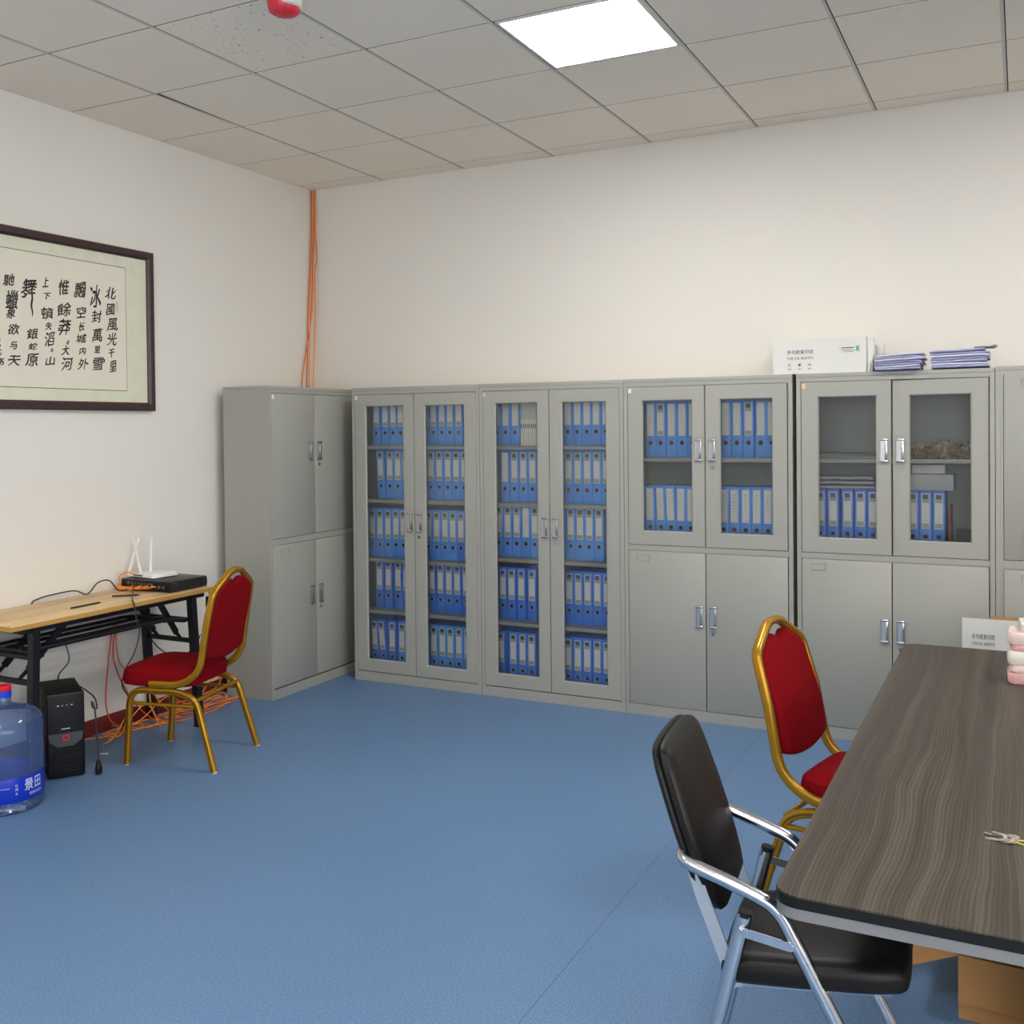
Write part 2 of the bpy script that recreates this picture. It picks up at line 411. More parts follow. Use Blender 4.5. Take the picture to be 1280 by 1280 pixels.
# suspended ceiling: dark void, tiles, T-bars
lamps = [(c, r) for c in (3, 7) for r in (2, 8, 13)]
m = MB()
m.use('gap').box((0, YF, H+.02), (XR, 0, H+.06))
xs = [0.]+[TB+.6*k for k in range(11)]+[XR]
ys = [0.]+[-(TA+.6*k) for k in range(15)]+[YF]
xs = [x for x in xs if x <= XR]; ys = [y for y in ys if y >= YF]
for i in range(len(xs)-1):
    for j in range(len(ys)-1):
        if (i-1, j-1) in lamps: continue
        x0, x1 = xs[i]+(.008 if i else 0), xs[i+1]-.010
        y1, y0 = ys[j]-(.007 if j else 0), ys[j+1]+.006
        if x1-x0 < .02 or y1-y0 < .02: continue
        m.use('tile_spot' if (i-1, j-1) == (1, 3) else 'tile')
        if (i-1, j-1) == (0, 2):       # a tile that sits crooked in its opening
            p = [(x0+.016, y0), (x1, y0), (x1, y1), (x0, y1)]
            p[0] = (x0+.002, y0)
            p = [(x0+.014, y0+.0), (x1, y0), (x1, y1), (x0, y1)]
            m.prism(p, lambda a, b: Vector((a, b, H)), lambda a, b: Vector((a, b, H+.012)))
        else:
            m.box((x0, y0, H), (x1, y1, H+.012))
m.use('tbar')
for x in xs[1:-1]: m.box((x-.010, YF, H-.001), (x+.003, 0, H+.01))
for y in ys[1:-1]: m.box((0, y-.0015, H+.002), (XR, y+.0055, H+.01))
m.use('gap')
for y in ys[1:-1]: m.box((0, y-.007, H+.001), (XR, y-.0015, H+.011))
for x in xs[1:-1]: m.box((x+.003, YF, H+.0005), (x+.008, 0, H+.0105))
m.use('tbar').box((0, YF, H-.002), (.004, 0, H+.01)).box((0, -.004, H-.002), (XR, 0, H+.01))
struct(m.build('ceiling'))

# flat ceiling lamps in the grid
where = {(3, 2): 'square white ceiling light panel, lit, nearest the back wall cabinets'}
for c, r in lamps:
    x0 = TB+.6*c; y0 = -(TA+.6*r)
    t = thing('ceiling_light', where.get((c, r), 'square lit ceiling light panel %s in the %s row of panels' % ({2: 'at the cabinets', 8: 'over mid room', 13: 'by the front wall'}[r], 'left' if c == 3 else 'right')), 'ceiling light', (x0+.3, y0-.3, H), 0, 'ceiling light panels')
    f = MB()
    for lo, hi in (((-.29, -.294), (.29, -.278)), ((-.29, .278), (.29, .296)), ((-.29, -.278), (-.276, .278)), ((.276, -.278), (.29, .278))):
        f.box((lo[0], lo[1], -.003), (hi[0], hi[1], .012), .001)
    f.build('frame', 'lamp_frame', t)
    MB().box((-.276, -.278, -.001), (.276, .278, .004)).build('diffuser', 'lamp_glow', t)

# smoke detector under a red dust cap
t = thing('smoke_detector', 'white round ceiling smoke detector wearing a red dust cap', 'smoke detector', (1.815, -2.535, H))
MB().lathe([(.060, 0), (.060, -.010), (.055, -.018), (.054, -.046), (.046, -.052)], 32, None, True, (.012, .004)).build('housing', 'sensor_white', t)
MB().lathe([(.052, -.020), (.060, -.018), (.058, -.045), (.050, -.066), (.034, -.077), (.010, -.081)], 32,
           lambda z, a: .003*math.sin(9*a)*(1 if z < -.05 else 0)+.003*math.sin(2*a)).build('dust_cap', 'dustcap', t)

# ------------------------------------------------------------------ filing cabinets
DEPTH = .335
def ring_plate(mb, x0, x1, z0, z1, hx0, hx1, hz0, hz1, y0, y1, lip=.006):
    """flat door leaf with a pane opening"""
    o = [(x0, z0), (x1, z0), (x1, z1), (x0, z1)]; h = [(hx0, hz0), (hx1, hz0), (hx1, hz1), (hx0, hz1)]
    h2 = [(hx0+lip, hz0+lip), (hx1-lip, hz0+lip), (hx1-lip, hz1-lip), (hx0+lip, hz1-lip)]
    b = .0025
    ob = [(x0+b, z0+b), (x1-b, z0+b), (x1-b, z1-b), (x0+b, z1-b)]
    R = lambda l, y: [Vector((p[0], y, p[1])) for p in l]
    mb.rings([R(h, y1), R(o, y1), R(o, y0+b), R(ob, y0), R(h, y0), R(h2, y0+lip), R(h2, y1)], True, False, False)
def add_handle(door, x, z, size=1.):
    h = MB()
    w = .019*size
    h.use('nickel').box((x-w*.86, -.004, z-.05), (x+w*.86, -.002, z+.05))
    h.use('chrome').box((x-w, -.013, z+.046), (x+w, -.001, z+.057), .002).box((x-w, -.013, z-.057), (x+w, -.001, z-.046), .002)
    h.box((x+w*.25, -.011, z-.046), (x+w*.85, -.006, z+.046), .001)
    h.box((x-w*.95, -.007, z-.046), (x-w*.75, -.003, z+.046))
    o = h.build('handle', None, door); o['label'] = 'chrome recessed handle'
def add_lock(door, x, z):
    l = MB(); l.use('chrome').cyl((x, -.001, z), (x, -.007, z), .0095, 20)
    l.use('dark_slot').box((x-.0015, -.0078, z-.005), (x+.0015, -.0068, z+.005))
    l.build('lock', None, door)
def add_sticker(door, x, z, m):
    MB().box((x-.009, -.0035, z-.012), (x+.009, -.0015, z+.012)).build('sticker', m, door)
def add_card_slot(door, x, z, w=.072, h=.034):
    s = MB()
    for lo, hi in (((x-w/2, z-h/2), (x+w/2, z-h/2+.004)), ((x-w/2, z+h/2-.004), (x+w/2, z+h/2)), ((x-w/2, z-h/2), (x-w/2+.004, z+h/2)), ((x+w/2-.004, z-h/2), (x+w/2, z+h/2))):
        s.box((lo[0], -.0045, lo[1]), (hi[0], -.0015, hi[1]), .001)
    s.build('card_slot', 'steel', door)
G = .0022
def leaf(root, x0, x1, z0, z1, pane=None, hinge=None, ajar=0.):
    x0 += G; x1 -= G; z0 += G; z1 -= G
    d = MB()
    if pane:
        ring_plate(d, x0, x1, z0, z1, pane[0], pane[1], pane[2], pane[3], -.002, .016)
    else:
        d.box((x0, -.002, z0), (x1, .016, z1), .0025)
    o = d.build('door', 'steel', root)
    if pane:
        MB().box((pane[0]+.001, .008, pane[2]+.001), (pane[1]-.001, .010, pane[3]-.001)).build('glass_pane', 'pane', o)
    if ajar:
        o.matrix_local = Matrix.Translation((hinge, 0, 0)) @ Matrix.Rotation(ajar, 4, 'Z') @ Matrix.Translation((-hinge, 0, 0))
    return o
def carcass(root, w, rails, hollow, h=1.8, fl=.022, fr=.022):
    b = MB(); b.use('steel')
    e = .0004
    b.box((e, e, 0), (.02, DEPTH, h-.0205)).box((w-.02, e, 0), (w-e, DEPTH, h-.0205))
    b.box((0, 0, h-.02), (w, DEPTH, h), .0015)
    b.box((.0205, .0002, h-.0405), (w-.0205, .02, h-.0205)).box((.0205, .0002, 0), (w-.0205, .02, .056))
    if fl > .02: b.box((.0205, .0003, .0565), (fl, .02, h-.041))
    if fr > .02: b.box((w-fr, .0003, .0565), (w-.0205, .02, h-.041))
    for z0, z1 in rails: b.box((max(fl, .0205)+.0003, .0002, z0), (w-max(fr, .0205)-.0003, .02, z1))
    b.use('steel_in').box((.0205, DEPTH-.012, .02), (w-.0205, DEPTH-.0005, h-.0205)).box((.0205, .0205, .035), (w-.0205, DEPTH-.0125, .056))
    b.build('body', None, root)
def shelf(root, w, z, y=.027):
    MB().box((.0205, y, z-.021), (w-.0205, DEPTH-.013, z), .002).build('shelf', 'steel', root)

def tall_glass(x, w, label, shelves, sticker):
    t = thing('filing_cabinet', label, 'cabinet', (x, -.34, 0), 0, 'grey steel filing cabinets')
    carcass(t, w, [], True)
    c = w/2
    for z in shelves: shelf(t, w, z)
    a = leaf(t, .021, c, .058, 1.759, (.098, c-.07, .131, 1.690))
    b = leaf(t, c, w-.021, .058, 1.759, (c+.075, w-.098, .128, 1.688))
    add_handle(a, c-.03, .986); add_handle(b, c+.035, .986); add_lock(b, c+.034, .9)
    add_sticker(a, .034, 1.738, sticker)
    return t
def half_glass(x, w, label, sticker, zf=.91, ajar=0., slot=True):
    t = thing('filing_cabinet', label, 'cabinet', (x, -.34, 0), 0, 'grey steel filing cabinets')
    carcass(t, w, [(.884, .912)], True)
    c = w/2
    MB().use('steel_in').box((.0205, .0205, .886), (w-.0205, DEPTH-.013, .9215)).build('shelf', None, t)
    shelf(t, w, 1.378)
    a = leaf(t, .022, c, .912, 1.759, (.102, c-.066, .985, 1.686))
    b = leaf(t, c, w-.024, .912, 1.759, (c+.076, w-.096, .985, 1.686), w-.024, ajar)
    add_handle(a, c-.035, 1.42); add_handle(b, c+.038, 1.42); add_lock(b, c+.038, 1.332)
    add_sticker(a, .036, 1.737, sticker)
    a = leaf(t, .022, c, .056, .884); b = leaf(t, c, w-.024, .056, .884)
    add_handle(a, c-.035, .55); add_handle(b, c+.038, .55); add_lock(b, c+.038, .466)
    if slot: add_card_slot(a, .105, .845)
    return t
tall_glass(.5416, .891, 'grey steel cabinet with full-height glass doors, next to the corner cabinet', (1.444, 1.115, .752, .434), 'sticker_white')
tall_glass(1.4345, .879, 'grey steel cabinet with full-height glass doors, second glass cabinet from corner', (1.442, 1.114, .796, .431), 'sticker_red')
half_glass(2.3155, .891, 'grey half-glass steel cabinet whose upper shelves are full of blue files', 'sticker_white', slot=True)
half_glass(3.2255, .891, 'grey half-glass steel cabinet holding film-wrapped bags, behind the long table', 'sticker_tan', ajar=math.radians(-1.6))
# locker beyond the right edge
t = thing('steel_locker', 'grey steel locker with louvred doors, rightmost along the back wall', 'locker', (4.1185, -.34, 0), 0, 'grey steel filing cabinets')
carcass(t, .9, [(.878, .917)], False, 1.805, .032, .032)
for k in range(3):
    x0 = .032+.279*k; x1 = x0+.279
    for z0, z1 in ((.917, 1.772), (.056, .878)):
        d = leaf(t, x0, x1, z0, z1)
        add_card_slot(d, x0+.115, z1-.04, .09, .034)
        v = MB()
        for q in range(4): v.box((x0+.075, -.008, z0+.06+.022*q), (x0+.2, -.001, z0+.068+.022*q), .003)
        v.build('louvres', 'steel', d)
# corner cabinet on the left wall
t = thing('filing_cabinet', 'grey solid-door steel cabinet standing in the corner against the left wall', 'cabinet', (.414, -.972, 0), PI/2, 'grey steel filing cabinets')
w = .87; c = .418
carcass(t, w, [(.885, .92)], False)
for z0, z1, hz, lz in ((.92, 1.759, 1.42, 1.338), (.062, .885, .555, .472)):
    a = leaf(t, .02, c, z0, z1); b = leaf(t, c, w-.03, z0, z1)
    add_handle(a, c-.042, hz); add_handle(b, c+.042, hz); add_lock(b, c+.042, lz)
    if z0 > .5: add_sticker(a, .036, 1.737, 'sticker_white')
    else: add_card_slot(a, .13, .84)

# ------------------------------------------------------------------ blue box files
def file_proto(kind, cover):
    W, D, Hh = .0555, .205, .302
    b = MB()
    b.box((-W/2, 0, 0), (W/2, D, Hh), .002)
    root = b.build('box_file', cover)
    l = MB(); lw = .0185
    l.use('spine_white')
    z0, z1 = .116, .287
    l.box((-lw, -.0012, z0), (lw, .0005, z1))
    if kind in ('green', 'blue'):
        l.use('spine_grey').box((-lw*.86, -.0018, z1-.045), (lw*.86, -.001, z1-.003)).box((-lw*.86, -.0018, z0+.004), (lw*.86, -.001, z0+.026))
        l.use('spine_green' if kind == 'green' else 'spine_blue').box((-.0115, -.0026, z1-.027), (.0115, -.0015, z1-.006))
    else:
        l.use('print_grey' if kind == 'written' else 'spine_grey')
        for q in range(5):
            ww = (.007, .004, .009, .006, .008)[q]
            l.box((-ww, -.0016, z1-.03-.017*q), (ww*.7, -.001, z1-.028-.017*q))
    l.build('spine_label', None, root)
    r = MB(); r.use('nickel')
    r.tube([(.0125*math.cos(2*PI*k/20), -.001, .078+.0125*math.sin(2*PI*k/20)) for k in range(20)], .0016, 6, loop=True, up=(0, 1, 0))
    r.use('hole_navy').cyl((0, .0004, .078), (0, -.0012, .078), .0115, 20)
    o = r.build('finger_hole', None, root); o['label'] = 'dark finger hole with a metal rim'
    return root
protos = {k: file_proto(*k) for k in (('green', 'blue'), ('blue', 'blue2'), ('plain', 'blue'), ('written', 'blue'), ('green', 'blue2'))}
FILES = [
(1,0,'L',[0.649, 0.712, 0.771, 0.829]), (1,0,'R',[1.005, 1.062, 1.119, 1.177, 1.234]),
(1,1,'L',[0.675, 0.741, 0.8, 0.858]), (1,1,'R',[1.04, 1.099, 1.156, 1.214, 1.272]),
(1,2,'L',[0.607, 0.667, 0.725, 0.782, 0.839]), (1,2,'R',[1.017, 1.074, 1.131, 1.188, 1.245]),
(1,3,'L',[0.66, 0.722, 0.792, 0.852]), (1,3,'R',[1.037, 1.096, 1.157, 1.215, 1.272]),
(1,4,'L',[0.616, 0.674, 0.75, 0.821]), (1,4,'R',[0.992, 1.049, 1.107, 1.164, 1.221, 1.278]),
(2,0,'L',[1.492, 1.549, 1.608]), (2,0,'R',[1.942, 2.0, 2.057, 2.115, 2.172]),
(2,1,'L',[1.54, 1.602, 1.66, 1.717]), (2,1,'R',[1.886, 1.944, 2.001, 2.058, 2.115, 2.172]),
(2,2,'L',[1.498, 1.557, 1.616, 1.673, 1.731]), (2,2,'R',[1.896, 1.953, 2.011, 2.068, 2.125]),
(2,3,'L',[1.518, 1.579, 1.64, 1.707]), (2,3,'R',[1.884, 1.941, 1.998, 2.055, 2.112, 2.17]),
(2,4,'L',[1.502, 1.583, 1.643, 1.703]), (2,4,'R',[1.932, 1.992, 2.049, 2.107, 2.164]),
(3,0,'L',[2.429, 2.487, 2.548, 2.605, 2.663]), (3,0,'R',[2.841, 2.901, 2.96, 3.024, 3.081]),
(3,1,'L',[2.423, 2.481, 2.538, 2.595, 2.652]), (3,1,'R',[2.828, 2.885, 2.943, 3.001, 3.059]),
(4,1,'L',[3.319, 3.382, 3.451, 3.513, 3.572]), (4,1,'R',[3.754, 3.812, 3.871])]
ORD = ['first', 'second', 'third', 'fourth', 'fifth', 'sixth']
CAB = {1: 'cabinet beside corner', 2: 'second glass cabinet', 3: 'left half-glass cabinet', 4: 'right half-glass cabinet'}
SH = {1: ['top', 'second', 'middle', 'fourth', 'bottom'], 2: ['top', 'second', 'middle', 'fourth', 'bottom'], 3: ['upper', 'lower'], 4: ['upper', 'lower']}
LEVEL = {1: [1.444, 1.115, .752, .434, .056], 2: [1.442, 1.114, .796, .431, .056], 3: [1.378, .922], 4: [1.378, .922]}
LEAN = {(1, 1, 'L', 0): -2.5, (1, 4, 'L', 0): -3, (1, 4, 'L', 1): -5, (3, 1, 'L', 2): -2.2, (3, 1, 'L', 0): -1.0, (3, 1, 'L', 1): -1.6}
used = set(); n = 0
for cab, row, side, pos in FILES:
    for i, x in enumerate(pos):
        if cab == 1: kind = ('blue', 'blue2') if row == 3 or (row == 4 and side == 'L' and i < 3) or (row == 2 and side == 'R' and i == 4) else ('green', 'blue')
        elif cab == 2: kind = ('blue', 'blue2') if row == 3 and i != 1 or (row == 4 and side == 'R' and i == 1) else ('plain', 'blue') if row == 0 or (row == 1 and side == 'L' and i == 0) or (row == 2 and side == 'L' and i == 3) else ('green', 'blue' if row < 3 else 'blue2')
        elif cab == 3: kind = ('green', 'blue') if row == 0 and (side, i) in (('L', 1), ('R', 2)) else ('plain', 'blue') if row == 0 or side == 'L' else ('written', 'blue')
        else: kind = ('blue', 'blue2') if side == 'L' else ('green', 'blue2')
        head = {'green': 'green-topped', 'blue': 'blue-topped', 'plain': 'plain', 'written': 'handwritten'}[kind[0]]
        lab = 'blue box file, %s label: %s from left, %s shelf, %s door, %s' % (head, ORD[i], SH[cab][row], {'L': 'left', 'R': 'right'}[side], CAB[cab])
        grp = 'blue box files in the glass cabinets'
        le = math.radians(LEAN.get((cab, row, side, i), 0))
        z = LEVEL[cab][row]+.0006+abs(math.sin(le))*.028
        loc = (x-.302*math.sin(le)*.5, -.232+random.uniform(-.004, .004), z); rot = (0, le, random.uniform(-.006, .006))
        if le: loc = (x-.18*math.sin(le), loc[1], z)
        p = protos[kind]
        if kind not in used:
            used.add(kind); p.location = loc; p.rotation_euler = rot; tag(p, lab, 'box file', grp)
        else:
            dup(p, loc, rot, lab, grp)['category'] = 'box file'
for k, p in protos.items():
    if k not in used:
        for ch in list(p.children): bpy.data.objects.remove(ch)
        bpy.data.objects.remove(p)
# thin white booklets beside the files, second glass cabinet, top shelf
x = 1.645
for i in range(8):
    w = .0115
    b = MB().use('spine_white').box((0, 0, 0), (w, .19, .285+random.uniform(-.004, .004)), .001)
    o = b.build('booklet')
    tag(o, 'thin white booklet, %s from left in the upright row on a top shelf' % (['first', 'second', 'third', 'fourth', 'fifth', 'sixth', 'seventh', 'eighth'][i]), 'booklet', 'white booklets on the top shelf')
    l = MB().use('print_grey').box((.003, -.0008, .10), (.0085, .0003, .125)).use('spine_grey').box((.004, -.0008, .15), (.0075, .0003, .25))
    l.build('spine_print', None, o)
    o.location = (x, -.232, 1.4425); x += .0128
# contents of the right half-glass cabinet
def blob(name, m, loc, size, seed, amp=.18, rz=0.):
    bm = bmesh.new(); bmesh.ops.create_icosphere(bm, subdivisions=4, radius=1)
    for v in bm.verts:
        d = noise.noise(v.co*2.2+Vector((seed, 0, 0)))*amp+noise.noise(v.co*6+Vector((0, seed, 0)))*amp*.5
        q = v.co*(1+d)
        q = Vector((q.x*size[0], q.y*size[1], max(q.z, -.55)*size[2]+.55*size[2])); v.co = q
    mb = MB(); mb.use(m).merge(bm, None, True)
    o = mb.build(name); o.location = loc; o.rotation_euler = (0, 0, rz); return o
zt = 1.3785
BAGS = [((3.745, -.20, .0), (.05, .09, .030), 'brownbag', 'brown crumpled plastic bag, leftmost in the bag heap'), ((3.80, -.13, .0), (.065, .08, .046), 'palebag', 'pale crumpled plastic bag at the back left of the bag heap'),
        ((3.84, -.225, .0), (.06, .075, .036), 'brownbag', 'brown crumpled plastic bag at the front of the bag heap'), ((3.90, -.16, .0), (.06, .09, .056), 'palebag', 'pale crumpled plastic bag, tallest in the bag heap'),
        ((3.965, -.21, .0), (.055, .08, .044), 'brownbag', 'brown crumpled plastic bag near the right end of the bag heap'), ((4.0, -.14, .0), (.05, .08, .050), 'palebag', 'pale crumpled plastic bag, rightmost in the bag heap')]
for i, (lc, sz, mm, lab) in enumerate(BAGS):
    tag(blob('plastic_bag', mm, (lc[0], lc[1], zt), sz, 3.1*i+1, .55), lab, 'plastic bag', 'plastic bags on the upper shelf')
o = MB().box((3.30, -.30, zt), (3.60, -.06, zt+.014), .004).box((3.305, -.295, zt+.014), (3.595, -.065, zt+.024), .004).build('flat_tray', 'tray_grey')
tag(o, 'flat grey tray lying alone on an upper cabinet shelf', 'tray')
zf = .9225+.3025
for i in range(3):
    def wavy(a, b, zz, i=i): return zz+.0035*noise.noise(Vector((a*22+i*3, b*22, i)))
    g = MB(); nx, ny = 22, 12
    X0, X1, Y0, Y1 = 3.302+.004*i, 3.588-.006*i, -.272+.006*i, -.06
    for zz, top in ((0.002, False), (.019, True)):
        pass
    R = []
    for ix in range(nx+1):
        a = X0+(X1-X0)*ix/nx
        R.append([(a, Y0, wavy(a, Y0, .004)), (a, Y0-.004, wavy(a, Y0, .010)), (a, Y0, wavy(a, Y0, .017))]+[(a, Y0+(Y1-Y0)*k/ny, wavy(a, Y0+(Y1-Y0)*k/ny, .0195)) for k in range(1, ny)]+[(a, Y1, wavy(a, Y1, .017)), (a, Y1, wavy(a, Y1, .004))])
    g.rings(R)
    o = g.build('film_packet', 'film'); o.location = (0, 0, zf+.0225*i)
    tag(o, 'clear film-wrapped flat packet on the blue files, %s of its stack' % ['bottom', 'middle', 'top'][i], 'packet', 'film-wrapped packets')
o = MB().box((3.705, -.262, zf+.0005), (3.938, -.07, zf+.078), .003).build('card_box', 'greybox'); tag(o, 'grey cardboard box resting on top of three blue files', 'box')
o = MB().box((3.748, -.2, zf+.079), (3.897, -.06, zf+.122), .003).build('card_box', 'carton'); tag(o, 'pale small box lying on the grey cardboard box', 'box')
o = MB().box((3.915, -.24, .9225), (3.923, -.03, 1.155), .002).build('folder', 'redfolder'); tag(o, 'thin dark red folder standing right of three blue files', 'folder')
t = thing('desk_phone', 'dark plastic device on the lower shelf right of the red folder', 'device', (3.985, -.19, .922))
d = MB()
d.prism([(-.08, 0), (.08, 0), (.08, .10), (-.02, .12), (-.08, .05)], lambda a, b: Vector((-.04, a, b)), lambda a, b: Vector((.05, a, b)), .006)
d.build('housing', 'darkdev', t)
MB().box((-.03, -.085, .02), (.04, -.079, .045), .002).build('front_panel', 'pc_grey', t)

# ------------------------------------------------------------------ on top of the cabinets
def printed(parent, name, chars, w, h, mtx, m, wrap=None):
    mb = MB(); mb.use(m).merge(fit_text(chars, w, h), mtx)
    return mb.build(name, None, parent, recalc=False)
FRONT = lambda x, z, y: Matrix(((1, 0, 0, x), (0, 0, -1, y), (0, 1, 0, z), (0, 0, 0, 1)))
t = thing('paper_carton', 'white copy paper carton lying on top of the half-glass cabinets', 'carton', (3.117, -.335, 1.8))
W, Hc, Dc = .44, .172, .26
b = MB(); b.use('carton').box((0, 0, 0), (W, .004, Hc)).box((0, Dc-.004, 0), (W, Dc, Hc)).box((0, .004, 0), (W, Dc-.004, .004)).box((0, .004, Hc-.004), (W, Dc-.004, Hc))
b.build('body', None, t)
f = MB(); f.use('carton')
f.prism([(0, 0), (.012, 0), (.036, .10), (.03, .165), (0, .168)], lambda a, z: Vector((W+a, .012, z)), lambda a, z: Vector((W+a*1.1, .016, z)))
f.build('flap', None, t)
f = MB(); f.use('kraft').box((W, .05, 0), (W+.014, .2, .10), .001); f.build('flap', None, t)
f = MB(); f.use('carton').box((W-.002, .035, .005), (W+.024, .20, .094), .002, Matrix.Rotation(.03, 4, 'Y')); f.build('flap', None, t)
f = MB(); f.use('carton').box((W+.004, .19, .0), (W+.05, .196, .166), .001, Matrix.Rotation(.05, 4, 'Y')); f.build('flap', None, t)
f = MB(); f.use('carton').box((-.014, .01, .0), (0, .2, .105), .001); f.build('flap', None, t)
pr = MB()
def put(chars, w, h, x, z, m): pr.use(m); pr.merge(fit_text(chars, w, h), FRONT(x, z, -.0012))
put('多功能复印纸', .128, .021, .128, .109, 'print_grey')
put('不易卡纸 高效节约', .128, .014, .128, .077, 'print_grey')
for i, x in enumerate((.077, .125, .173)):
    pr.use('spine_grey'); q = MB()
    tmp = bmesh.new(); bmesh.ops.create_circle(tmp, cap_ends=True, segments=24, radius=.0125); pr.merge(tmp, FRONT(x, .044, -.0008))
    pr.use('carton'); tmp = bmesh.new(); bmesh.ops.create_circle(tmp, cap_ends=True, segments=24, radius=.0113); pr.merge(tmp, FRONT(x, .044, -.0011))
    pr.use('print_grey')
    if i == 0: pr.merge(fit_text('▶', .011, .010), FRONT(x, .044, -.0015))
    elif i == 1:
        tmp = bmesh.new(); bmesh.ops.create_circle(tmp, cap_ends=True, segments=16, radius=.0062); pr.merge(tmp, FRONT(x, .044, -.0015))
    else: pr.merge(fit_text('◆', .013, .009), FRONT(x, .044, -.0015))
    pr.box((x-.009, -.0012, .0245), (x+.009, -.0005, .0265)).box((x-.006, -.0012, .0195), (x+.006, -.0005, .021))
pr.box((.324, -.0012, .118), (.384, -.0005, .1225)).box((.324, -.0012, .108), (.384, -.0005, .1105)).box((.332, -.0012, .0995), (.384, -.0005, .1015)).box((.313, -.0012, .115), (.322, -.0005, .117))
pr.use('print_green')
for dx, dz, ww, hh in ((0, .009, .008, .007), (.008, .013, .009, .006), (.006, .002, .012, .007), (-.001, -.006, .009, .006), (.010, -.008, .007, .006), (.002, .001, .005, .012)):
    pr.box((.396+dx-ww/2, -.0012, .113+dz-hh/2), (.396+dx+ww/2, -.0005, .113+dz+hh/2))
pr.build('printed_lettering', None, t, recalc=False)

# two bundles of lilac folders
def bundle(x0, x1, z0, n, th, which, tilt, yf):
    for i in range(n):
        a0 = x0+random.uniform(-.006, .006); a1 = x1+random.uniform(-.012, .010)
        y0 = yf+random.uniform(-.006, .006); y1 = y0+.20
        R = []; nn = 16
        for k in range(nn+1):
            x = a0+(a1-a0)*k/nn
            u = k/nn
            cr = (max(0, u-.82)/.18)
            wv = .003*noise.noise(Vector((x*14, i*1.7, which*9)))*(.4+cr*3)+tilt*(x-x0)*(.3+.7*i/n)
            e = th*(.82 if i % 2 else .9)
            R.append([(x, y0, wv), (x, y0-.005, wv+e*.5), (x, y0+.002*cr, wv+e), (x, y1, wv+e), (x, y1, wv)])
        b = MB(); b.rings(R)
        o = b.build('paper_folder', ('lilac', 'lilac_pale', 'lilac', 'lilac', 'lilac_pale')[i % 5] if i < n-1 or which == 0 else 'lilac')
        o.location = (0, 0, z0+th*i)
        nm = ['bottom', 'second from bottom', 'third from bottom', 'fourth from bottom', 'fifth from bottom', 'sixth from bottom', 'seventh from bottom', 'eighth from bottom'][i]
        if i == n-1: nm = 'top'
        tag(o, 'lilac paper folder, %s in the %s bundle on the cabinet tops' % (nm, ['left', 'right'][which]), 'folder', 'lilac paper folders in bundles')
bundle(3.602, 3.812, 1.8025, 7, .0102, 0, .06, -.365)
bundle(3.845, 4.085, 1.8055, 7, .0118, 1, .03, -.345)
for i, (x, y, z, w) in enumerate([(4.03, -.33, 1.8895, .085), (4.055, -.30, 1.8935, .07)]):
    R = []
    for k in range(13):
        u = k/12; a = x+w*u; zz = .010*noise.noise(Vector((a*30, i*5, 0)))*u+.004
        R.append([(a, y, zz), (a, y, zz+.0025), (a, y+.16, zz+.0025), (a, y+.16, zz)])
    b = MB(); b.rings(R); o = b.build('loose_paper', 'paper_grey'); o.location = (0, 0, z+.0052)
    tag(o, ['crumpled grey paper sheet lying on the right lilac bundle, lower one', 'crumpled grey paper sheet topmost on the right lilac bundle'][i], 'paper', 'crumpled sheets on the lilac bundle')

# ------------------------------------------------------------------ calligraphy on the left wall
t = thing('framed_calligraphy', 'dark framed scroll of black brush calligraphy on the left wall', 'picture', (.004, -1.447, 1.657))
Y0, Y1, Z0, Z1, FW = -1.92, 0., 0., .855, .044
f = MB()
R = lambda y0, y1, z0, z1, x: [Vector((x, y0, z0)), Vector((x, y1, z0)), Vector((x, y1, z1)), Vector((x, y0, z1))]
f.rings([R(Y0, Y1, Z0, Z1, 0), R(Y0, Y1, Z0, Z1, .028), R(Y0+.006, Y1-.006, Z0+.006, Z1-.006, .033), R(Y0+FW-.012, Y1-FW+.012, Z0+FW-.012, Z1-FW+.012, .033), R(Y0+FW, Y1-FW, Z0+FW, Z1-FW, .022), R(Y0+FW, Y1-FW, Z0+FW, Z1-FW, .002)], True, False, False)
f.build('frame', 'walnut_frame', t)
MB().box((.002, Y0+FW-.004, Z0+FW-.004), (.014, Y1-FW+.004, Z1-FW+.004)).build('mount', 'brocade', t)
py0, py1, pz0, pz1 = Y0+.19, -.187, .106, .75
p = MB(); p.use('ink').box((.0135, py0-.003, pz0-.003), (.0148, py1+.003, pz1+.003)); p.use('rice').box((.0138, py0, pz0), (.0155, py1, pz1)); p.build('paper', None, t)
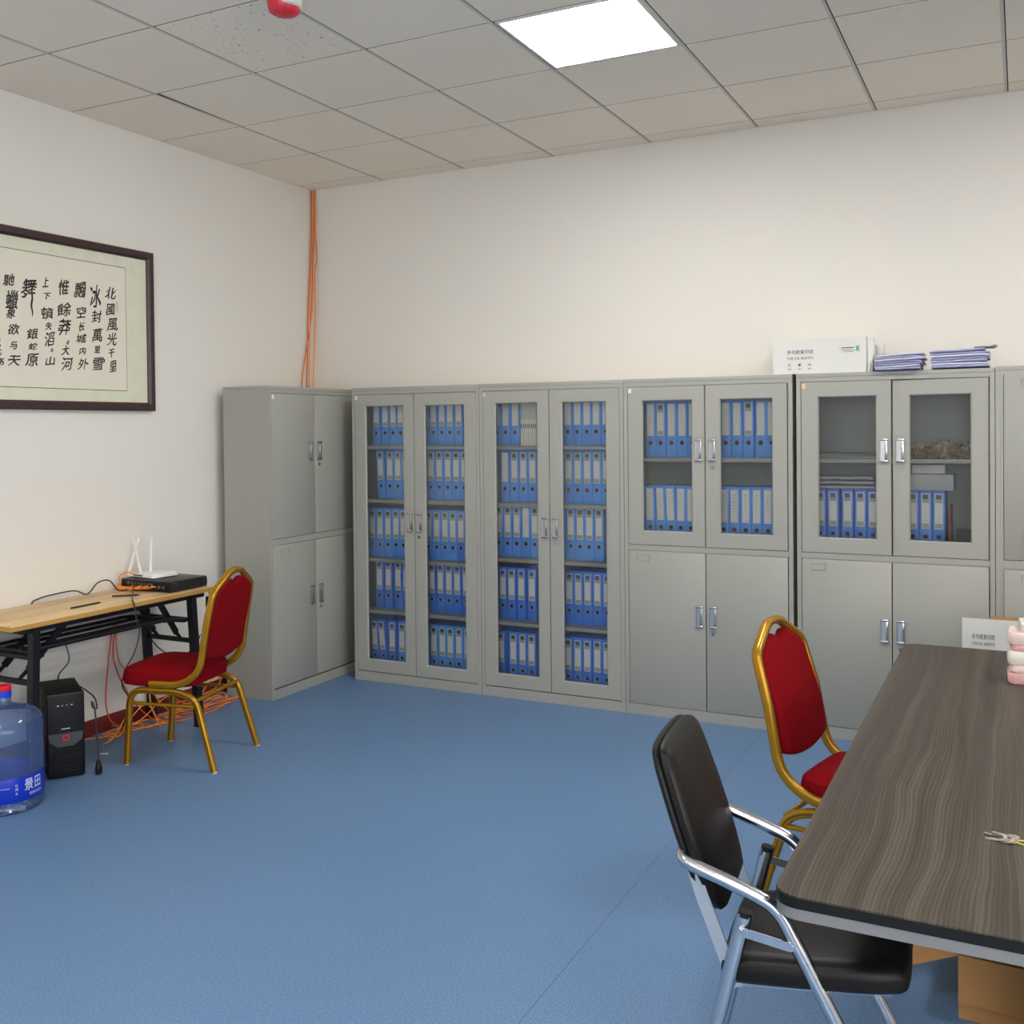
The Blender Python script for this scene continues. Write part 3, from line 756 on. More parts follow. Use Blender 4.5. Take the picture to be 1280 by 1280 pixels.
CH = [('北',-1.732,2.266,0.073,0.061),('國',-1.736,2.181,0.051,0.061),('風',-1.724,2.104,0.073,0.068),('光',-1.729,2.028,0.065,0.065),('千',-1.733,1.957,0.039,0.047),('里',-1.725,1.886,0.047,0.058),('冰',-1.833,2.238,0.070,0.128),('封',-1.827,2.135,0.062,0.064),('萬',-1.823,2.042,0.062,0.071),('里',-1.826,1.968,0.038,0.037),('雪',-1.821,1.894,0.075,0.067),('飄',-1.925,2.258,0.072,0.079),('空',-1.922,2.149,0.057,0.059),('长',-1.921,2.077,0.037,0.046),('城',-1.925,2.017,0.064,0.046),('内',-1.917,1.955,0.037,0.039),('外',-1.914,1.890,0.065,0.059),('惟',-2.025,2.262,0.062,0.081),('餘',-2.025,2.152,0.082,0.068),('莽',-2.024,2.065,0.074,0.078),('々',-2.007,1.991,0.017,0.026),('大',-2.020,1.952,0.047,0.049),('河',-2.013,1.884,0.066,0.065),('上',-2.129,2.275,0.034,0.054),('下',-2.125,2.208,0.041,0.030),('頓',-2.125,2.124,0.071,0.057),('失',-2.116,2.064,0.037,0.038),('滔',-2.112,2.001,0.056,0.067),('々',-2.101,1.947,0.017,0.022),('山',-2.111,1.895,0.053,0.045),('舞',-2.223,2.236,0.083,0.094),('銀',-2.208,2.019,0.062,0.053),('蛇',-2.208,1.959,0.047,0.034),('原',-2.213,1.893,0.069,0.060),('馳',-2.331,2.260,0.059,0.061),('蠟',-2.318,2.167,0.067,0.093),('象',-2.323,2.108,0.049,0.049),('欲',-2.311,2.032,0.063,0.052),('与',-2.313,1.958,0.038,0.040),('天',-2.311,1.885,0.067,0.049),('公',-2.425,2.26,.06,.06),('試',-2.404,1.964,0.047,0.054),('比',-2.397,1.922,0.040,0.037),('高',-2.392,1.877,0.055,0.036)]
k = MB(); k.use('ink')
for i, (ch, y, z, w, h) in enumerate(CH):
    bm = fit_text(ch, 1, 1)
    bmesh.ops.subdivide_edges(bm, edges=[e for e in bm.edges if e.calc_length() > .12], cuts=2)
    for v in bm.verts:
        a, b = v.co.x, v.co.y
        d1 = noise.noise(Vector((a*2.2+i*7.3, b*2.2, 0))); d2 = noise.noise(Vector((a*2.2, b*2.2+i*5.1, 9)))
        f1 = noise.noise(Vector((a*9+i*3, b*9, 4)))
        a2 = a+.10*d1+.018*f1+.14*b; b2 = b+.10*d2+.018*f1+.12*a
        v.co = Vector((a2*w*.96, b2*h*.96, 0))
    for dx, dy, q in ((.0014, .0010, 0), (-.0012, -.0013, .00004), (.0011, -.0012, .00008)):
        k.merge(bm.copy(), Matrix(((0, 0, 1, .0162+q), (1, 0, 0, y+1.447+dx), (0, 1, 0, z-1.657+dy), (0, 0, 0, 1))))
    bm.free()
# long drawn-out tail of one character
pts = [(-.762+.003*math.sin(q), .555-.0125*q) for q in range(10)]
wd = [.004, .0045, .005, .0055, .0055, .005, .0045, .004, .003, .001]
for q in range(9):
    (a, b), (c, d) = pts[q], pts[q+1]
    k.face([(.0162, a-wd[q], b), (.0162, a+wd[q], b), (.0162, c+wd[q+1], d), (.0162, c-wd[q+1], d)])
k.build('calligraphy', None, t, recalc=False)
s = MB(); s.rings([[Vector((x, -.246+.009*math.cos(2*PI*q/20), .543+.031*math.sin(2*PI*q/20))) for q in range(20)] for x in (.0155, .0162)]); s.build('seal', 'seal', t)

# ------------------------------------------------------------------ folding table on the left
t = thing('folding_table', 'oak-topped black folding table against the left wall', 'table', (.22, -2.06, 0))
TZ = .728; ya, yb = -.605, .605; xa, xb = -.205, .212
p = MB(); p.use('oak').box((xa, ya, TZ-.004), (xb, yb, TZ), .0015); p.use('oak_edge').box((xa+.0005, ya+.0005, TZ-.024), (xb-.0005, yb-.0005, TZ-.004))
p.build('tabletop', None, t)
f = MB()
for x in (-.165, .165): f.box((x-.012, ya+.08, TZ-.052), (x+.012, yb-.03, TZ-.0245), .002)
for y in (ya+.09, yb-.05): f.box((-.165, y-.012, TZ-.05), (.165, y+.012, TZ-.025), .002)
f.build('under_frame', 'blackmetal', t)
for y, sg in ((-.47, -1), (.50, 1)):
    for x in (-.168, .168):
        q = MB(); fo = Vector((x, y+sg*(.035 if sg > 0 else .012), .004)); to = Vector((x, y-sg*.012, TZ-.03))
        q.tube([fo, to], 0, prof=[(-.018, -.018), (.018, -.018), (.018, .018), (-.018, .018)], smooth=False, up=(1, 0, 0))
        l = q.build('leg', 'blackmetal', t)
        MB().box((x-.02, fo.y-.02, 0), (x+.02, fo.y+.02, .014), .003).build('foot_cap', 'blackshell', l)
    q = MB()
    for z, tt in ((.455, .012), (.565, .010)):
        yy = y-sg*.012+sg*.047*(1-z/.7)
        q.box((-.155, yy-.010, z-tt), (.155, yy+.010, z+tt), .003)
    q.build('crossbar', 'blackmetal', t)
    for x in (-.085, .075):
        q = MB(); yi = y-sg*.01
        q.tube([(x+.06, yi-sg*.19, TZ-.045), (x+.015, yi-sg*.03, .50)], 0, prof=[(-.006, -.015), (.006, -.015), (.006, .015), (-.006, .015)], smooth=False, up=(1, 0, 0))
        q.tube([(x+.015, yi-sg*.03, .50), (x+.005, yi+sg*.006, .465)], 0, prof=[(-.004, -.008), (.004, -.008), (.004, .008), (-.004, .008)], smooth=False, up=(1, 0, 0))
        q.build('brace', 'blackmetal', t)
q = MB()
for x in (.142, .075, -.02, -.11):
    q.tube(fillet([(x, -.46, .592), (x, .34, .592), (x, .47, .565)], .08), .0085 if x != .142 else .011, 8)
q.box((.11, -.462, .555), (.16, -.40, .578), .003); q.box((-.12, -.462, .575), (.155, -.446, .592), .003); q.box((-.12, .32, .578), (.15, .336, .588), .003)
q.build('shelf_rack', 'blackmetal', t)

# network switch and router
t = thing('network_switch', 'black rack network switch at the far end of the oak table', 'network switch', (.222, -1.60, TZ))
b = MB(); b.box((-.165, -.125, .004), (.175, .135, .056), .002); b.build('housing', 'switch_black', t)
q = MB(); q.use('pc_black').box((-.16, -.1275, .008), (.17, -.1245, .053), .001); q.use('port')
for i in range(8): q.box((-.12+.023*i, -.129, .014), (-.104+.023*i, -.127, .026)).box((-.12+.023*i, -.129, .031), (-.104+.023*i, -.127, .043))
q.box((.09, -.129, .02), (.11, -.127, .034)).box((.12, -.129, .02), (.14, -.127, .034))
q.build('port_panel', None, t)
q = MB()
for y in (-.10, .11):
    q.box((.172, y-.018, .012), (.186, y+.018, .05), .004)
q.build('ear', 'switch_black', t)
for x, y in ((-.14, -.1), (.15, -.1), (-.14, .11), (.15, .11)): MB().cyl((x, y, 0), (x, y, .005), .01).build('rubber_foot', 'blackshell', t)
t = thing('wifi_router', 'white wireless router with three antennas on top of the black switch', 'router', (.145, -1.595, TZ+.0565), math.radians(-6))
b = MB()
b.prism(rounded_rect(.22, .17, .02), lambda a, c: Vector((a, c, .003)), lambda a, c: Vector((a*.94, c*.92, .024)), .004, True)
b.build('housing', 'router_white', t)
for i, (x, y, tx, ty) in enumerate(((-.092, -.085, .004, .07), (-.012, -.062, .0, -.045), (-.02, .0, .0, .012))):
    q = MB(); q.cyl((x, y, .008), (x+tx*.12, y+ty*.12, .034), .009, 12).cyl((x+tx*.12, y+ty*.12, .03), (x+tx, y+ty, .198), .008, 12, .0055)
    q.build('antenna', 'router_white', t)
q = MB(); q.box((-.05, -.0845, .008), (.02, -.0805, .016)); q.build('port_row', 'port', t)
for x, y in ((-.07, -.05), (.07, -.05), (-.07, .05), (.07, .05)): MB().cyl((x, y, 0), (x, y, .004), .008).build('rubber_foot', 'blackshell', t)

# two dark pencils on the table
for a, b, lab in (((.309, -2.256), (.305, -2.081), 'dark pencil on the oak table, nearer the front left end'), ((.215, -1.932), (.312, -1.842), 'dark pencil on the oak table, just in front of the switch')):
    a = Vector((*a, TZ+.005)); b = Vector((*b, TZ+.005)); d = (b-a).normalized()
    o = thing('pencil', lab, 'pencil', a, 0, 'dark pencils on the oak table')
    MB().cyl(a-a, b-a-d*.012, .0045, 6).build('barrel', 'pen', o); MB().cyl(b-a-d*.012, b-a, .0045, 6, .0008).build('tip', 'dark_slot', o)

# ------------------------------------------------------------------ gold banquet chairs
def cushion(mb, outline, zs):
    """stack of scaled outlines: (scale, z)"""
    n = len(outline); cx = sum(p[0] for p in outline)/n; cy = sum(p[1] for p in outline)/n
    mb.rings([[(cx+(p[0]-cx)*k, cy+(p[1]-cy)*k, z) for p in outline] for k, z in zs])
def bar(mb, pts, w, h, groove=True, up=(0, 1, 0)):
    mb.use('gold').tube(pts, 0, prof=grooved(w, h), up=up)
    if groove:
        mb.use('gold_groove')
        for s in (-1, 1):
            P = [Vector(p) for p in pts]
            mb.tube([p+Vector((0, s*(w+.0004), 0)) for p in P], 0, prof=[(-.0009, -.0016), (.0009, -.0016), (.0009, .0016), (-.0009, .0016)], up=up)
def banquet_chair(label, loc, rz, extra=0.):
    back_x = lambda z: -.157-.03*min(1, max(0, (z-.45)/.25))-(.039+extra)*max(0, (z-.6)/.3)
    t = thing('banquet_chair', label, 'chair', loc, rz, 'gold-framed red banquet chairs')
    for s in (-1, 1):
        q = MB()
        P = fillet([(.23, s*.183, .004), (.205, s*.186, .352), (-.05, s*.188, .352), (-.135, s*.19, .322), (-.232, s*.205, .004)], .07, 7)
        bar(q, P, .0135, .015)
        side = q.build('leg_frame', None, t)
        for x, y in ((.23, s*.183), (-.232, s*.205)):
            MB().cyl((x, y, 0), (x, y, .012), .0135, 14).build('foot_cap', 'clear_foot', side)
        q = MB(); q.use('gold').tube([(.207, s*.186, .29), (-.137, s*.192, .29)], 0, prof=grooved(.008, .010)); q.build('stretcher', None, t)
    q = MB(); q.use('gold').tube([(-.14, -.188, .32), (-.14, .188, .32)], 0, prof=grooved(.008, .009)); q.build('stretcher', None, t)
    # back frame
    half = [(.10, .19, .3835), (-.06, .19, .3835), (-.158, .19, .452), (back_x(.66), .188, .66), (back_x(.81), .177, .812), (back_x(.9), .042, .893)]
    path = fillet(half[:4], .07, 7)[:-1]+fillet(half[3:]+[(x, -y, z) for x, y, z in half[3:][::-1]], .03, 5)+fillet([(x, -y, z) for x, y, z in half[:4][::-1]], .07, 7)[1:]
    q = MB(); q.use('gold').tube(path, 0, prof=grooved(.0135, .0165), up=(0, 1, 0))
    q.use('gold_groove')
    for dx in (-.0168, .0168):
        q.tube([Vector((p.x+dx*(1 if p.z > .45 else .0), p.y, p.z+(dx if p.z <= .45 else 0))) for p in path], 0, prof=[(-.0016, -.0012), (.0016, -.0012), (.0016, .0012), (-.0016, .0012)], up=(0, 1, 0))
    q.build('back_frame', None, t)
    out = []
    for k in range(11):
        y = -.170+.34*k/10; out.append((y, .478+.03*(abs(y)/.17)**2))
    out += [(.173, .62), (.168, .72), (.162, .800), (.150, .814), (.070, .858), (.046, .858), (.004, .830), (-.004, .830), (-.046, .858), (-.070, .858), (-.150, .814), (-.162, .800), (-.168, .72), (-.173, .62)]
    q = MB()
    nl = 4
    fx = lambda d: (lambda y, z: Vector((back_x(z)+d, y, z)))
    tmp = []
    c0 = (0, .68)
    def ringat(d, k): return [fx(d)(c0[0]+(p[0]-c0[0])*k, c0[1]+(p[1]-c0[1])*k) for p in out]
    q.rings([ringat(-.020, .90), ringat(-.019, .965), ringat(-.012, 1.), ringat(.010, 1.), ringat(.019, .97), ringat(.024, .90)])
    q.build('backrest', 'redcloth', t)
    # seat cushion
    o = []
    for k in range(36):
        a = 2*PI*k/36; c, s = math.cos(a), math.sin(a)
        x = .205*math.copysign(abs(c)**.36, c); y = .205*math.copysign(abs(s)**.36, s)
        y *= 1-.10*(.5-x/.41)
        o.append((x*.94+.074, y))
    q = MB(); cushion(q, o, [(.90, .369), (.985, .376), (1.0, .392), (1.0, .418), (.98, .438), (.90, .450), (.7, .460), (.35, .466), (.05, .467)])
    q.build('seat', 'redcloth', t)
    return t
A = Vector((.4855, -1.9515)); B = Vector((.9175, -1.851))
banquet_chair('red banquet chair with gold frame, standing at the oak folding table', (.70, -1.902, 0), math.atan2(A.y-B.y, A.x-B.x), .013)
banquet_chair('red banquet chair with gold frame, pushed up to the grey meeting table', (3.741, -2.15, 0), math.radians(-12), .040)

# ------------------------------------------------------------------ meeting table
t = thing('meeting_table', 'long grey wood-grain meeting table with black edge at the right', 'table', (4.438, -2.623, 0))
w2, d2 = .602, 1.136; TT = .731
ol = rounded_rect(w2*2, d2*2, .045, 6)
def plate(z0, z1, ins, m, name):
    q = MB(); k = 1-ins
    q.prism([(a-math.copysign(ins, a), b-math.copysign(ins, b)) for a, b in ol], lambda a, b: Vector((a, b, z0)), lambda a, b: Vector((a, b, z1)))
    return q.build(name, m, t)
plate(TT-.003, TT, .0015, 'ash', 'tabletop')
plate(TT-.021, TT-.003, 0, 'black_edge', 'edge_band')
plate(TT-.041, TT-.021, .001, 'grey_edge', 'under_panel')
for s in (-1, 1):
    q = MB(); q.box((-.2, s*.45-.02, .03), (.45, s*.45+.02, TT-.042), .004); q.box((-.22, s*.45-.035, 0), (.47, s*.45+.035, .03), .004)
    q.build('leg', 'grey_edge', t)
MB().box((.1, -.43, .3), (.12, .43, TT-.042)).build('modesty_panel', 'grey_edge', t)

# ------------------------------------------------------------------ chrome folding chair
t = thing('folding_chair', 'black padded chrome folding armchair at the near end of the meeting table', 'chair', (3.80, -3.325, 0), math.radians(5))
Wd = .175
TILT = Matrix.Translation((-.13, 0, .41)) @ Matrix.Rotation(math.radians(-7.5), 4, 'Y') @ Matrix.Translation((.13, 0, -.41))
for s in (-1, 1):
    y = s*Wd
    q = MB()
    P = fillet([(-.205, s*(Wd-.055), .668), (-.222, y*1.0, .655), (-.10, y, .615), (-.025, y, .587), (.045, y, .455), (.285, y, .006)], .035, 7)
    q.use('chrome').tube(P, .0142, 12)
    a = q.build('arm_leg', None, t)
    MB().cyl((.2855, y, 0), (.28, y, .02), .016, 12).build('rubber_foot', 'blackshell', a)
    q = MB(); P = [(-.088, y-s*.004, .560), (-.225, y-s*.004, .006)]
    q.use('chrome').tube(P, 0, prof=grooved(.0125, .0155), up=(0, 1, 0))
    a = q.build('rear_leg', None, t)
    MB().cyl((-.0885, y-s*.004, .556), (-.0865, y-s*.004, .566), .0145, 12).build('end_cap', 'blackshell', a)
    MB().cyl((-.2252, y-s*.004, 0), (-.222, y-s*.004, .022), .017, 12).build('rubber_foot', 'blackshell', a)
    q = MB(); yy = y+s*.012
    q.use('chrome').tube([(-.095, yy, .53), (.005, yy, .515)], 0, prof=[(-.0015, -.009), (.0015, -.009), (.0015, .009), (-.0015, .009)], up=(0, 1, 0), smooth=False)
    for x, z in ((-.095, .53), (.005, .515)): q.cyl((x, yy-.004, z), (x, yy+.005, z), .006, 12)
    q.build('link', None, t)
    # flat bar that carries the back, running down to the seat
    q = MB(); yy = s*(Wd-.018)
    q.use('bar').tube([(-.192, yy, .625), (-.178, yy, .580), (-.108, yy, .40)], 0, prof=[(-.003, -.0135), (.003, -.0135), (.003, .0135), (-.003, .0135)], up=(0, 1, 0), smooth=False)
    q.build('back_bar', None, t)
    q = MB(); q.use('chrome').box((-.135, yy-.002, .398), (.19, yy+.002, .420), .001).cyl((-.115, yy-.004, .408), (-.115, yy+.008*s, .408), .007, 12).cyl((.075, yy-.004, .408), (.075, yy+.012*s, .408), .006, 12)
    q.build('seat_rail', None, t, mtx=TILT)
def fx(z): return -.148-.126*((z-.50)/.37)
out = [(-.10, .533), (.10, .533), (.134, .545), (.160, .60), (.172, .70), (.164, .80), (.153, .848), (.13, .868), (.06, .876), (-.06, .876), (-.13, .868), (-.153, .848), (-.164, .80), (-.172, .70), (-.160, .60), (-.134, .545)]
def dense(o, n=4): return [(p.x, p.y) for p in spline([Vector((a, b, 0)) for a, b in o+[o[0]]], n)[:-1]]
out = dense(out)
def ra(d, k, o=out, c=(0, .69)): return [Vector((fx(c[1]+(p[1]-c[1])*k)+d, c[0]+(p[0]-c[0])*k, c[1]+(p[1]-c[1])*k)) for p in o]
q = MB(); q.rings([ra(.0, .97), ra(.006, 1.), ra(.018, 1.), ra(.026, .965), ra(.031, .85), ra(.033, .5), ra(.034, .1)]); q.build('backrest', 'blackpvc', t)
q = MB(); q.rings([ra(-.001, .97), ra(-.006, .995), ra(-.013, .985), ra(-.018, .93), ra(-.020, .5), ra(-.020, .1)]); q.build('back_shell', 'blackshell', t)
o = dense([(-.135, -.15), (-.11, -.172), (.10, -.185), (.20, -.18), (.225, -.15), (.23, 0), (.225, .15), (.20, .18), (.10, .185), (-.11, .172), (-.135, .15), (-.14, 0)], 5)
q = MB(); cushion(q, o, [(.96, .410), (1., .418), (1.0, .436), (.985, .450), (.93, .460), (.8, .465), (.4, .467), (.05, .467)]); q.build('seat', 'blackpvc', t, mtx=TILT)

# ------------------------------------------------------------------ on and under the meeting table
TT0 = TT
t = thing('key_bunch', 'bunch of worn metal keys lying on the meeting table', 'keys', (4.20, -3.335, TT0))
def key(a, ang, L, z, tilt=0.):
    q = MB(); m4 = Matrix.Translation((a[0], a[1], z)) @ Matrix.Rotation(ang, 4, 'Z') @ Matrix.Rotation(tilt, 4, 'Y')
    n = 18
    R = [[m4 @ Vector((r*math.cos(2*PI*k/n), r*math.sin(2*PI*k/n)*.9, zz)) for k in range(n)] for r, zz in ((.004, 0), (.011, 0), (.011, .002), (.004, .002))]
    q.rings(R, True, False, False, True)
    q.box((.009, -.0035, .0002), (L, .0028, .0018), 0, m4)
    for i in range(3): q.box((.018+.006*i, -.0052, .0003), (.021+.006*i, -.0030, .0017), 0, m4)
    q.build('key', 'key', t)
key((.0, .0), math.radians(158), .044, .001); key((.004, -.004), math.radians(145), .036, .0042, -.03); key((-.004, -.010), math.radians(184), .034, .0008)
key((.003, -.014), math.radians(190), .03, .0035, -.04); key((.012, .004), math.radians(176), .032, .006, -.05)
q = MB(); q.tube([(.006+.013*math.cos(2*PI*k/28), -.006+.013*math.sin(2*PI*k/28), .004+.002*math.sin(2*PI*k/14)) for k in range(28)], .0013, 6, loop=True); q.build('ring', 'key', t)
q = MB(); q.tube(spline([(.015, -.004, .004), (.03, .002, .003), (.05, .008, .002), (.07, .009, .002), (.085, .004, .002), (.08, -.01, .002), (.06, -.016, .002), (.03, -.016, .002), (.012, -.010, .004)]), .0016, 6); q.build('loop', 'key_yellow', t)

zz = TT0
packs = [('rosepack', 4.292, -1.93, .215, .13, .034, 0, 'deep rose wrapped pack, bottom one of the stack on the meeting table'),
         ('pinkpack', 4.296, -1.93, .212, .12, .024, 2, 'pink wrapped pack, second from bottom on the meeting table'),
         ('whitepack', 4.296, -1.935, .222, .13, .044, -2, 'clear white wrapped pack, third from bottom on the meeting table'),
         ('rosepack', 4.292, -1.93, .20, .12, .018, 3, 'rose wrapped pack, third from top of the stack on the meeting table'),
         ('pinkpack', 4.288, -1.93, .205, .13, .038, -1, 'pale pink wrapped pack, second from top on the meeting table'),
         ('whitepack', 4.312, -1.925, .19, .11, .030, 4, 'small clear wrapped pack, topmost of the stack on the meeting table')]
for m_, x, y, w, d, h, a, lab in packs:
    o = rounded_rect(w, d, .02, 5)
    q = MB(); q.rings([[(px*k+.003*noise.noise(Vector((px*40, py*40, (zz+z)*90))), py*k+.003*noise.noise(Vector((py*40, px*40, (zz+z)*90))), z) for px, py in o] for k, z in ((.95, 0), (1., h*.18), (1., h*.8), (.965, h*.97), (.9, h), (.1, h))])
    ob = q.build('wrapped_pack', m_); ob.location = (x, y, zz+.0004); ob.rotation_euler = (0, 0, math.radians(a)); zz += h+.0006
    tag(ob, lab, 'pack', 'wrapped packs stacked on the meeting table')

# open kraft box under the table
t = thing('cardboard_box', 'brown cardboard box with an open flap on the floor under the meeting table', 'box', (4.078, -2.666, 0), math.radians(-3))
W, D, Hh = .42, .30, .165
b = MB(); b.box((0, 0, 0), (W, .004, Hh)).box((0, D-.004, 0), (W, D, Hh)).box((0, .004, 0), (.004, D-.004, Hh)).box((W-.004, .004, 0), (W, D-.004, Hh)).box((.004, .004, 0), (W-.004, D-.004, .004))
b.build('body', 'kraft', t)
MB().box((-.14, .004, 0), (0, D-.004, .003), 0, Matrix.Translation((0, 0, Hh-.003)) @ Matrix.Rotation(math.radians(-26), 4, 'Y')).build('flap', 'kraft', t)
MB().box((0, -.002, -.12), (W, .0, 0), 0, Matrix.Translation((0, -.0005, Hh)) @ Matrix.Rotation(math.radians(-4), 4, 'X')).build('flap', 'kraft', t)
MB().box((0, 0, 0), (W, .003, .13), 0, Matrix.Translation((0, D, Hh-.002)) @ Matrix.Rotation(math.radians(-40), 4, 'X')).build('flap', 'kraft', t)

# cartons between the table and the cabinets
o = thing('cardboard_box', 'brown cardboard carton on the floor behind the meeting table', 'box', (4.0, -.93, 0))
MB().box((0, 0, 0), (.46, .33, .46), .003).build('body', 'kraft', o)
MB().box((.0, .14, .46), (.46, .19, .461)).build('tape', 'spine_grey', o)
t = thing('paper_carton', 'white copy paper carton standing behind the far end of the meeting table', 'carton', (4.004, -.915, .4612), math.radians(1))
W, D, Hc = .45, .29, .279
b = MB(); b.use('carton').box((0, 0, 0), (W, .004, Hc)).box((0, D-.004, 0), (W, D, Hc-.055)).box((0, .004, 0), (.004, D-.004, Hc-.055)).box((W-.004, .004, 0), (W, D-.004, Hc-.055)).use('kraft').box((.004, .004, 0), (W-.004, D-.004, Hc-.09))
b.build('body', None, t)
MB().use('kraft').box((.105, 0, 0), (W, .003, .10), 0, Matrix.Translation((0, .008, Hc-.089)) @ Matrix.Rotation(math.radians(-5), 4, 'X')).build('flap', None, t)
pr = MB()
def put2(chars, w, h, x, z, m): pr.use(m); pr.merge(fit_text(chars, w, h), FRONT(x, z, -.0012))
put2('多功能复印纸', .086, .022, .080, Hc-.073, 'print_grey'); put2('不易卡纸 高效节约', .086, .015, .080, Hc-.103, 'print_grey')
pr.build('printed_lettering', None, t, recalc=False)

# ------------------------------------------------------------------ by the folding table: computer, water jug
A = Vector((.375, -2.455)); B = Vector((.462, -2.322)); u = (B-A).normalized()
t = thing('computer_tower', 'black computer tower on the floor under the oak table', 'computer', (*((A+B)/2), 0), math.atan2(u.y, u.x))
W, D, Hh = .16, .30, .385
b = MB(); b.box((-W/2+.001, .012, .008), (W/2-.001, D, Hh-.003), .008); b.build('case', 'pc_matte', t)
f = MB(); f.box((-W/2, -.006, .006), (W/2, .0125, Hh), .012, None, 4); f.build('front_panel', 'pc_black', t)
q = MB()
q.prism([(-W/2+.006, .205), (W/2-.006, .205), (W/2-.012, .17), (.03, .145), (-.035, .145), (-W/2+.014, .17)], lambda a, z: Vector((a, -.009, z)), lambda a, z: Vector((a, -.005, z)))
q.build('smoked_trim', 'pc_grey', t)
q = MB(); 
for lo, hi in (((-.014, .172), (.014, .178)), ((-.014, .190), (.014, .196)), ((-.014, .172), (-.008, .196)), ((.008, .172), (.014, .196))): q.box((lo[0], -.0105, lo[1]), (hi[0], -.0085, hi[1]))
q.build('badge', 'pc_red', t)
q = MB(); q.box((-.018, -.0075, .2225), (.018, -.0055, .226))
for x in (-.03, -.012, .006, .026): q.box((x-.005 if x in (-.03, .026) else x-.002, -.0075, .327), (x+.005 if x in (-.03, .026) else x+.002, -.0055, .331))
q.build('light_strip', 'silver', t)
q = MB()
for i in range(9): q.box((-.055, -.008, .03+.012*i), (.055, -.0055, .034+.012*i), .001)
q.build('vent_grille', 'pc_matte', t)
q = MB()
for x in (-.06, .06):
    for y in (.03, D-.03): q.cyl((x, y, 0), (x, y, .01), .012)
q.build('foot', 'blackshell', t)

t = thing('water_jug', 'blue transparent water jug with red-topped cap beside the computer', 'water jug', (.460, -2.728, 0), math.radians(0))
R0 = .152
def ribs(z, a):
    k = min(1, max(0, (z-.15)/.03))*min(1, max(0, (.335-z)/.03))
    return -.005*k*max(0, math.sin(4*a+z*16))**6
prof = [(.03, .012), (.10, .010), (.13, .0), (.145, .006), (.152, .022), (.1475, .034), (R0-.004, .04), (R0-.004, .052), (R0-.002, .06), (R0-.002, .145), (R0, .152)]
prof += [(R0, .152+.0125*k) for k in range(1, 15)]
prof += [(.150, .34), (.146, .352), (.148, .36), (.140, .376), (.118, .394), (.085, .408), (.05, .417), (.033, .424), (.0285, .434), (.028, .458), (.026, .466)]
MB().lathe(prof, 64, ribs, False).build('bottle', 'jug', t)
q = MB(); q.lathe([(R0-.0008, .05), (R0-.0004, .051), (R0-.0004, .147), (R0-.0008, .148)], 64, None, False); q.build('label_band', 'jug_label', t)
pr = MB(); pr.use('print_white')
def wrap(chars, w, h, ang, z):
    bm = fit_text(chars, w, h)
    bmesh.ops.subdivide_edges(bm, edges=[e for e in bm.edges if e.calc_length() > .008], cuts=1)
    for v in bm.verts:
        th = ang+v.co.x/R0; v.co = Vector(((R0+.0006)*math.cos(th), (R0+.0006)*math.sin(th), z+v.co.y))
    pr.merge(bm)
CAMDIR = math.atan2(-5.552+2.715, 4.229-.455)
wrap('景', .040, .046, CAMDIR+.62, .112); wrap('田', .034, .046, CAMDIR+.92, .112)
wrap('饮用天然水', .07, .013, CAMDIR+.86, .073)
for i, ch in enumerate('饮用水'): wrap(ch, .011, .012, CAMDIR+.28, .118-.016*i)
wrap('—————', .05, .0015, CAMDIR-.05, .112); wrap('口', .022, .022, CAMDIR-.32, .085)
pr.build('label_print', None, t, recalc=False)
q = MB(); q.use('cap_blue').lathe([(.029, .452), (.031, .453), (.031, .478), (.029, .48)], 32); q.use('cap_red').lathe([(.0305, .479), (.0315, .482), (.031, .496), (.027, .50), (.005, .498)], 32); q.build('cap', None, t)

# ------------------------------------------------------------------ cables
def cable(pts, r, m, name, label, cat, group, n=8):
    o = MB().tube(spline(pts, n), r, 6).build(name, m); return tag(o, label, cat, group)
# the orange strands hanging in the corner
for i, (pts, m_) in enumerate([
    ([(.018, -.010, 3.14), (.02, -.012, 2.9), (.020, -.03, 2.65), (.018, -.05, 2.3), (.02, -.115, 2.05), (.02, -.16, 1.85), (.022, -.165, 1.6), (.02, -.10, 1.2)], 'orange_dk'),
    ([(.010, -.022, 3.14), (.010, -.026, 2.9), (.012, -.05, 2.6), (.012, -.075, 2.3), (.012, -.09, 2.0), (.012, -.10, 1.8), (.012, -.09, 1.4)], 'orange_dk'),
    ([(.026, -.020, 3.14), (.028, -.030, 2.9), (.025, -.055, 2.6), (.024, -.07, 2.3), (.024, -.085, 2.0), (.024, -.09, 1.8), (.024, -.07, 1.4)], 'orange'),
    ([(.034, -.012, 3.14), (.036, -.02, 2.9), (.040, -.008, 2.7), (.034, -.03, 2.58), (.034, -.03, 2.3), (.034, -.05, 2.0), (.034, -.06, 1.8), (.034, -.05, 1.4)], 'orange')]):
    cable(pts, .0042, m_, 'orange_cable', 'thin orange cable hanging down the room corner from the ceiling', 'cable', 'orange cables in the corner')
# strands dropping behind the table and tangled on the floor
rnd = random.Random(4)
drops = [([(.10, -1.80, .60), (.05, -1.79, .5), (.03, -1.80, .33), (.035, -1.82, .15), (.06, -1.80, .05), (.11, -1.72, .006), (.16, -1.6, .005), (.15, -1.4, .005), (.09, -1.15, .02)], 'orange_red'),
         ([(.10, -1.78, .60), (.05, -1.775, .48), (.03, -1.76, .36), (.03, -1.70, .22), (.06, -1.62, .08), (.12, -1.55, .006), (.2, -1.45, .006)], 'orange_red'),
         ([(.10, -1.77, .60), (.05, -1.76, .5), (.03, -1.72, .34), (.03, -1.62, .26), (.03, -1.5, .22), (.035, -1.4, .12), (.05, -1.3, .03), (.08, -1.2, .006)], 'orange_dk')]
for pts, m_ in drops: cable(pts, .0036, m_, 'orange_cable', 'orange cable dropping behind the oak table to the floor', 'cable', 'orange cables dropping to the floor')
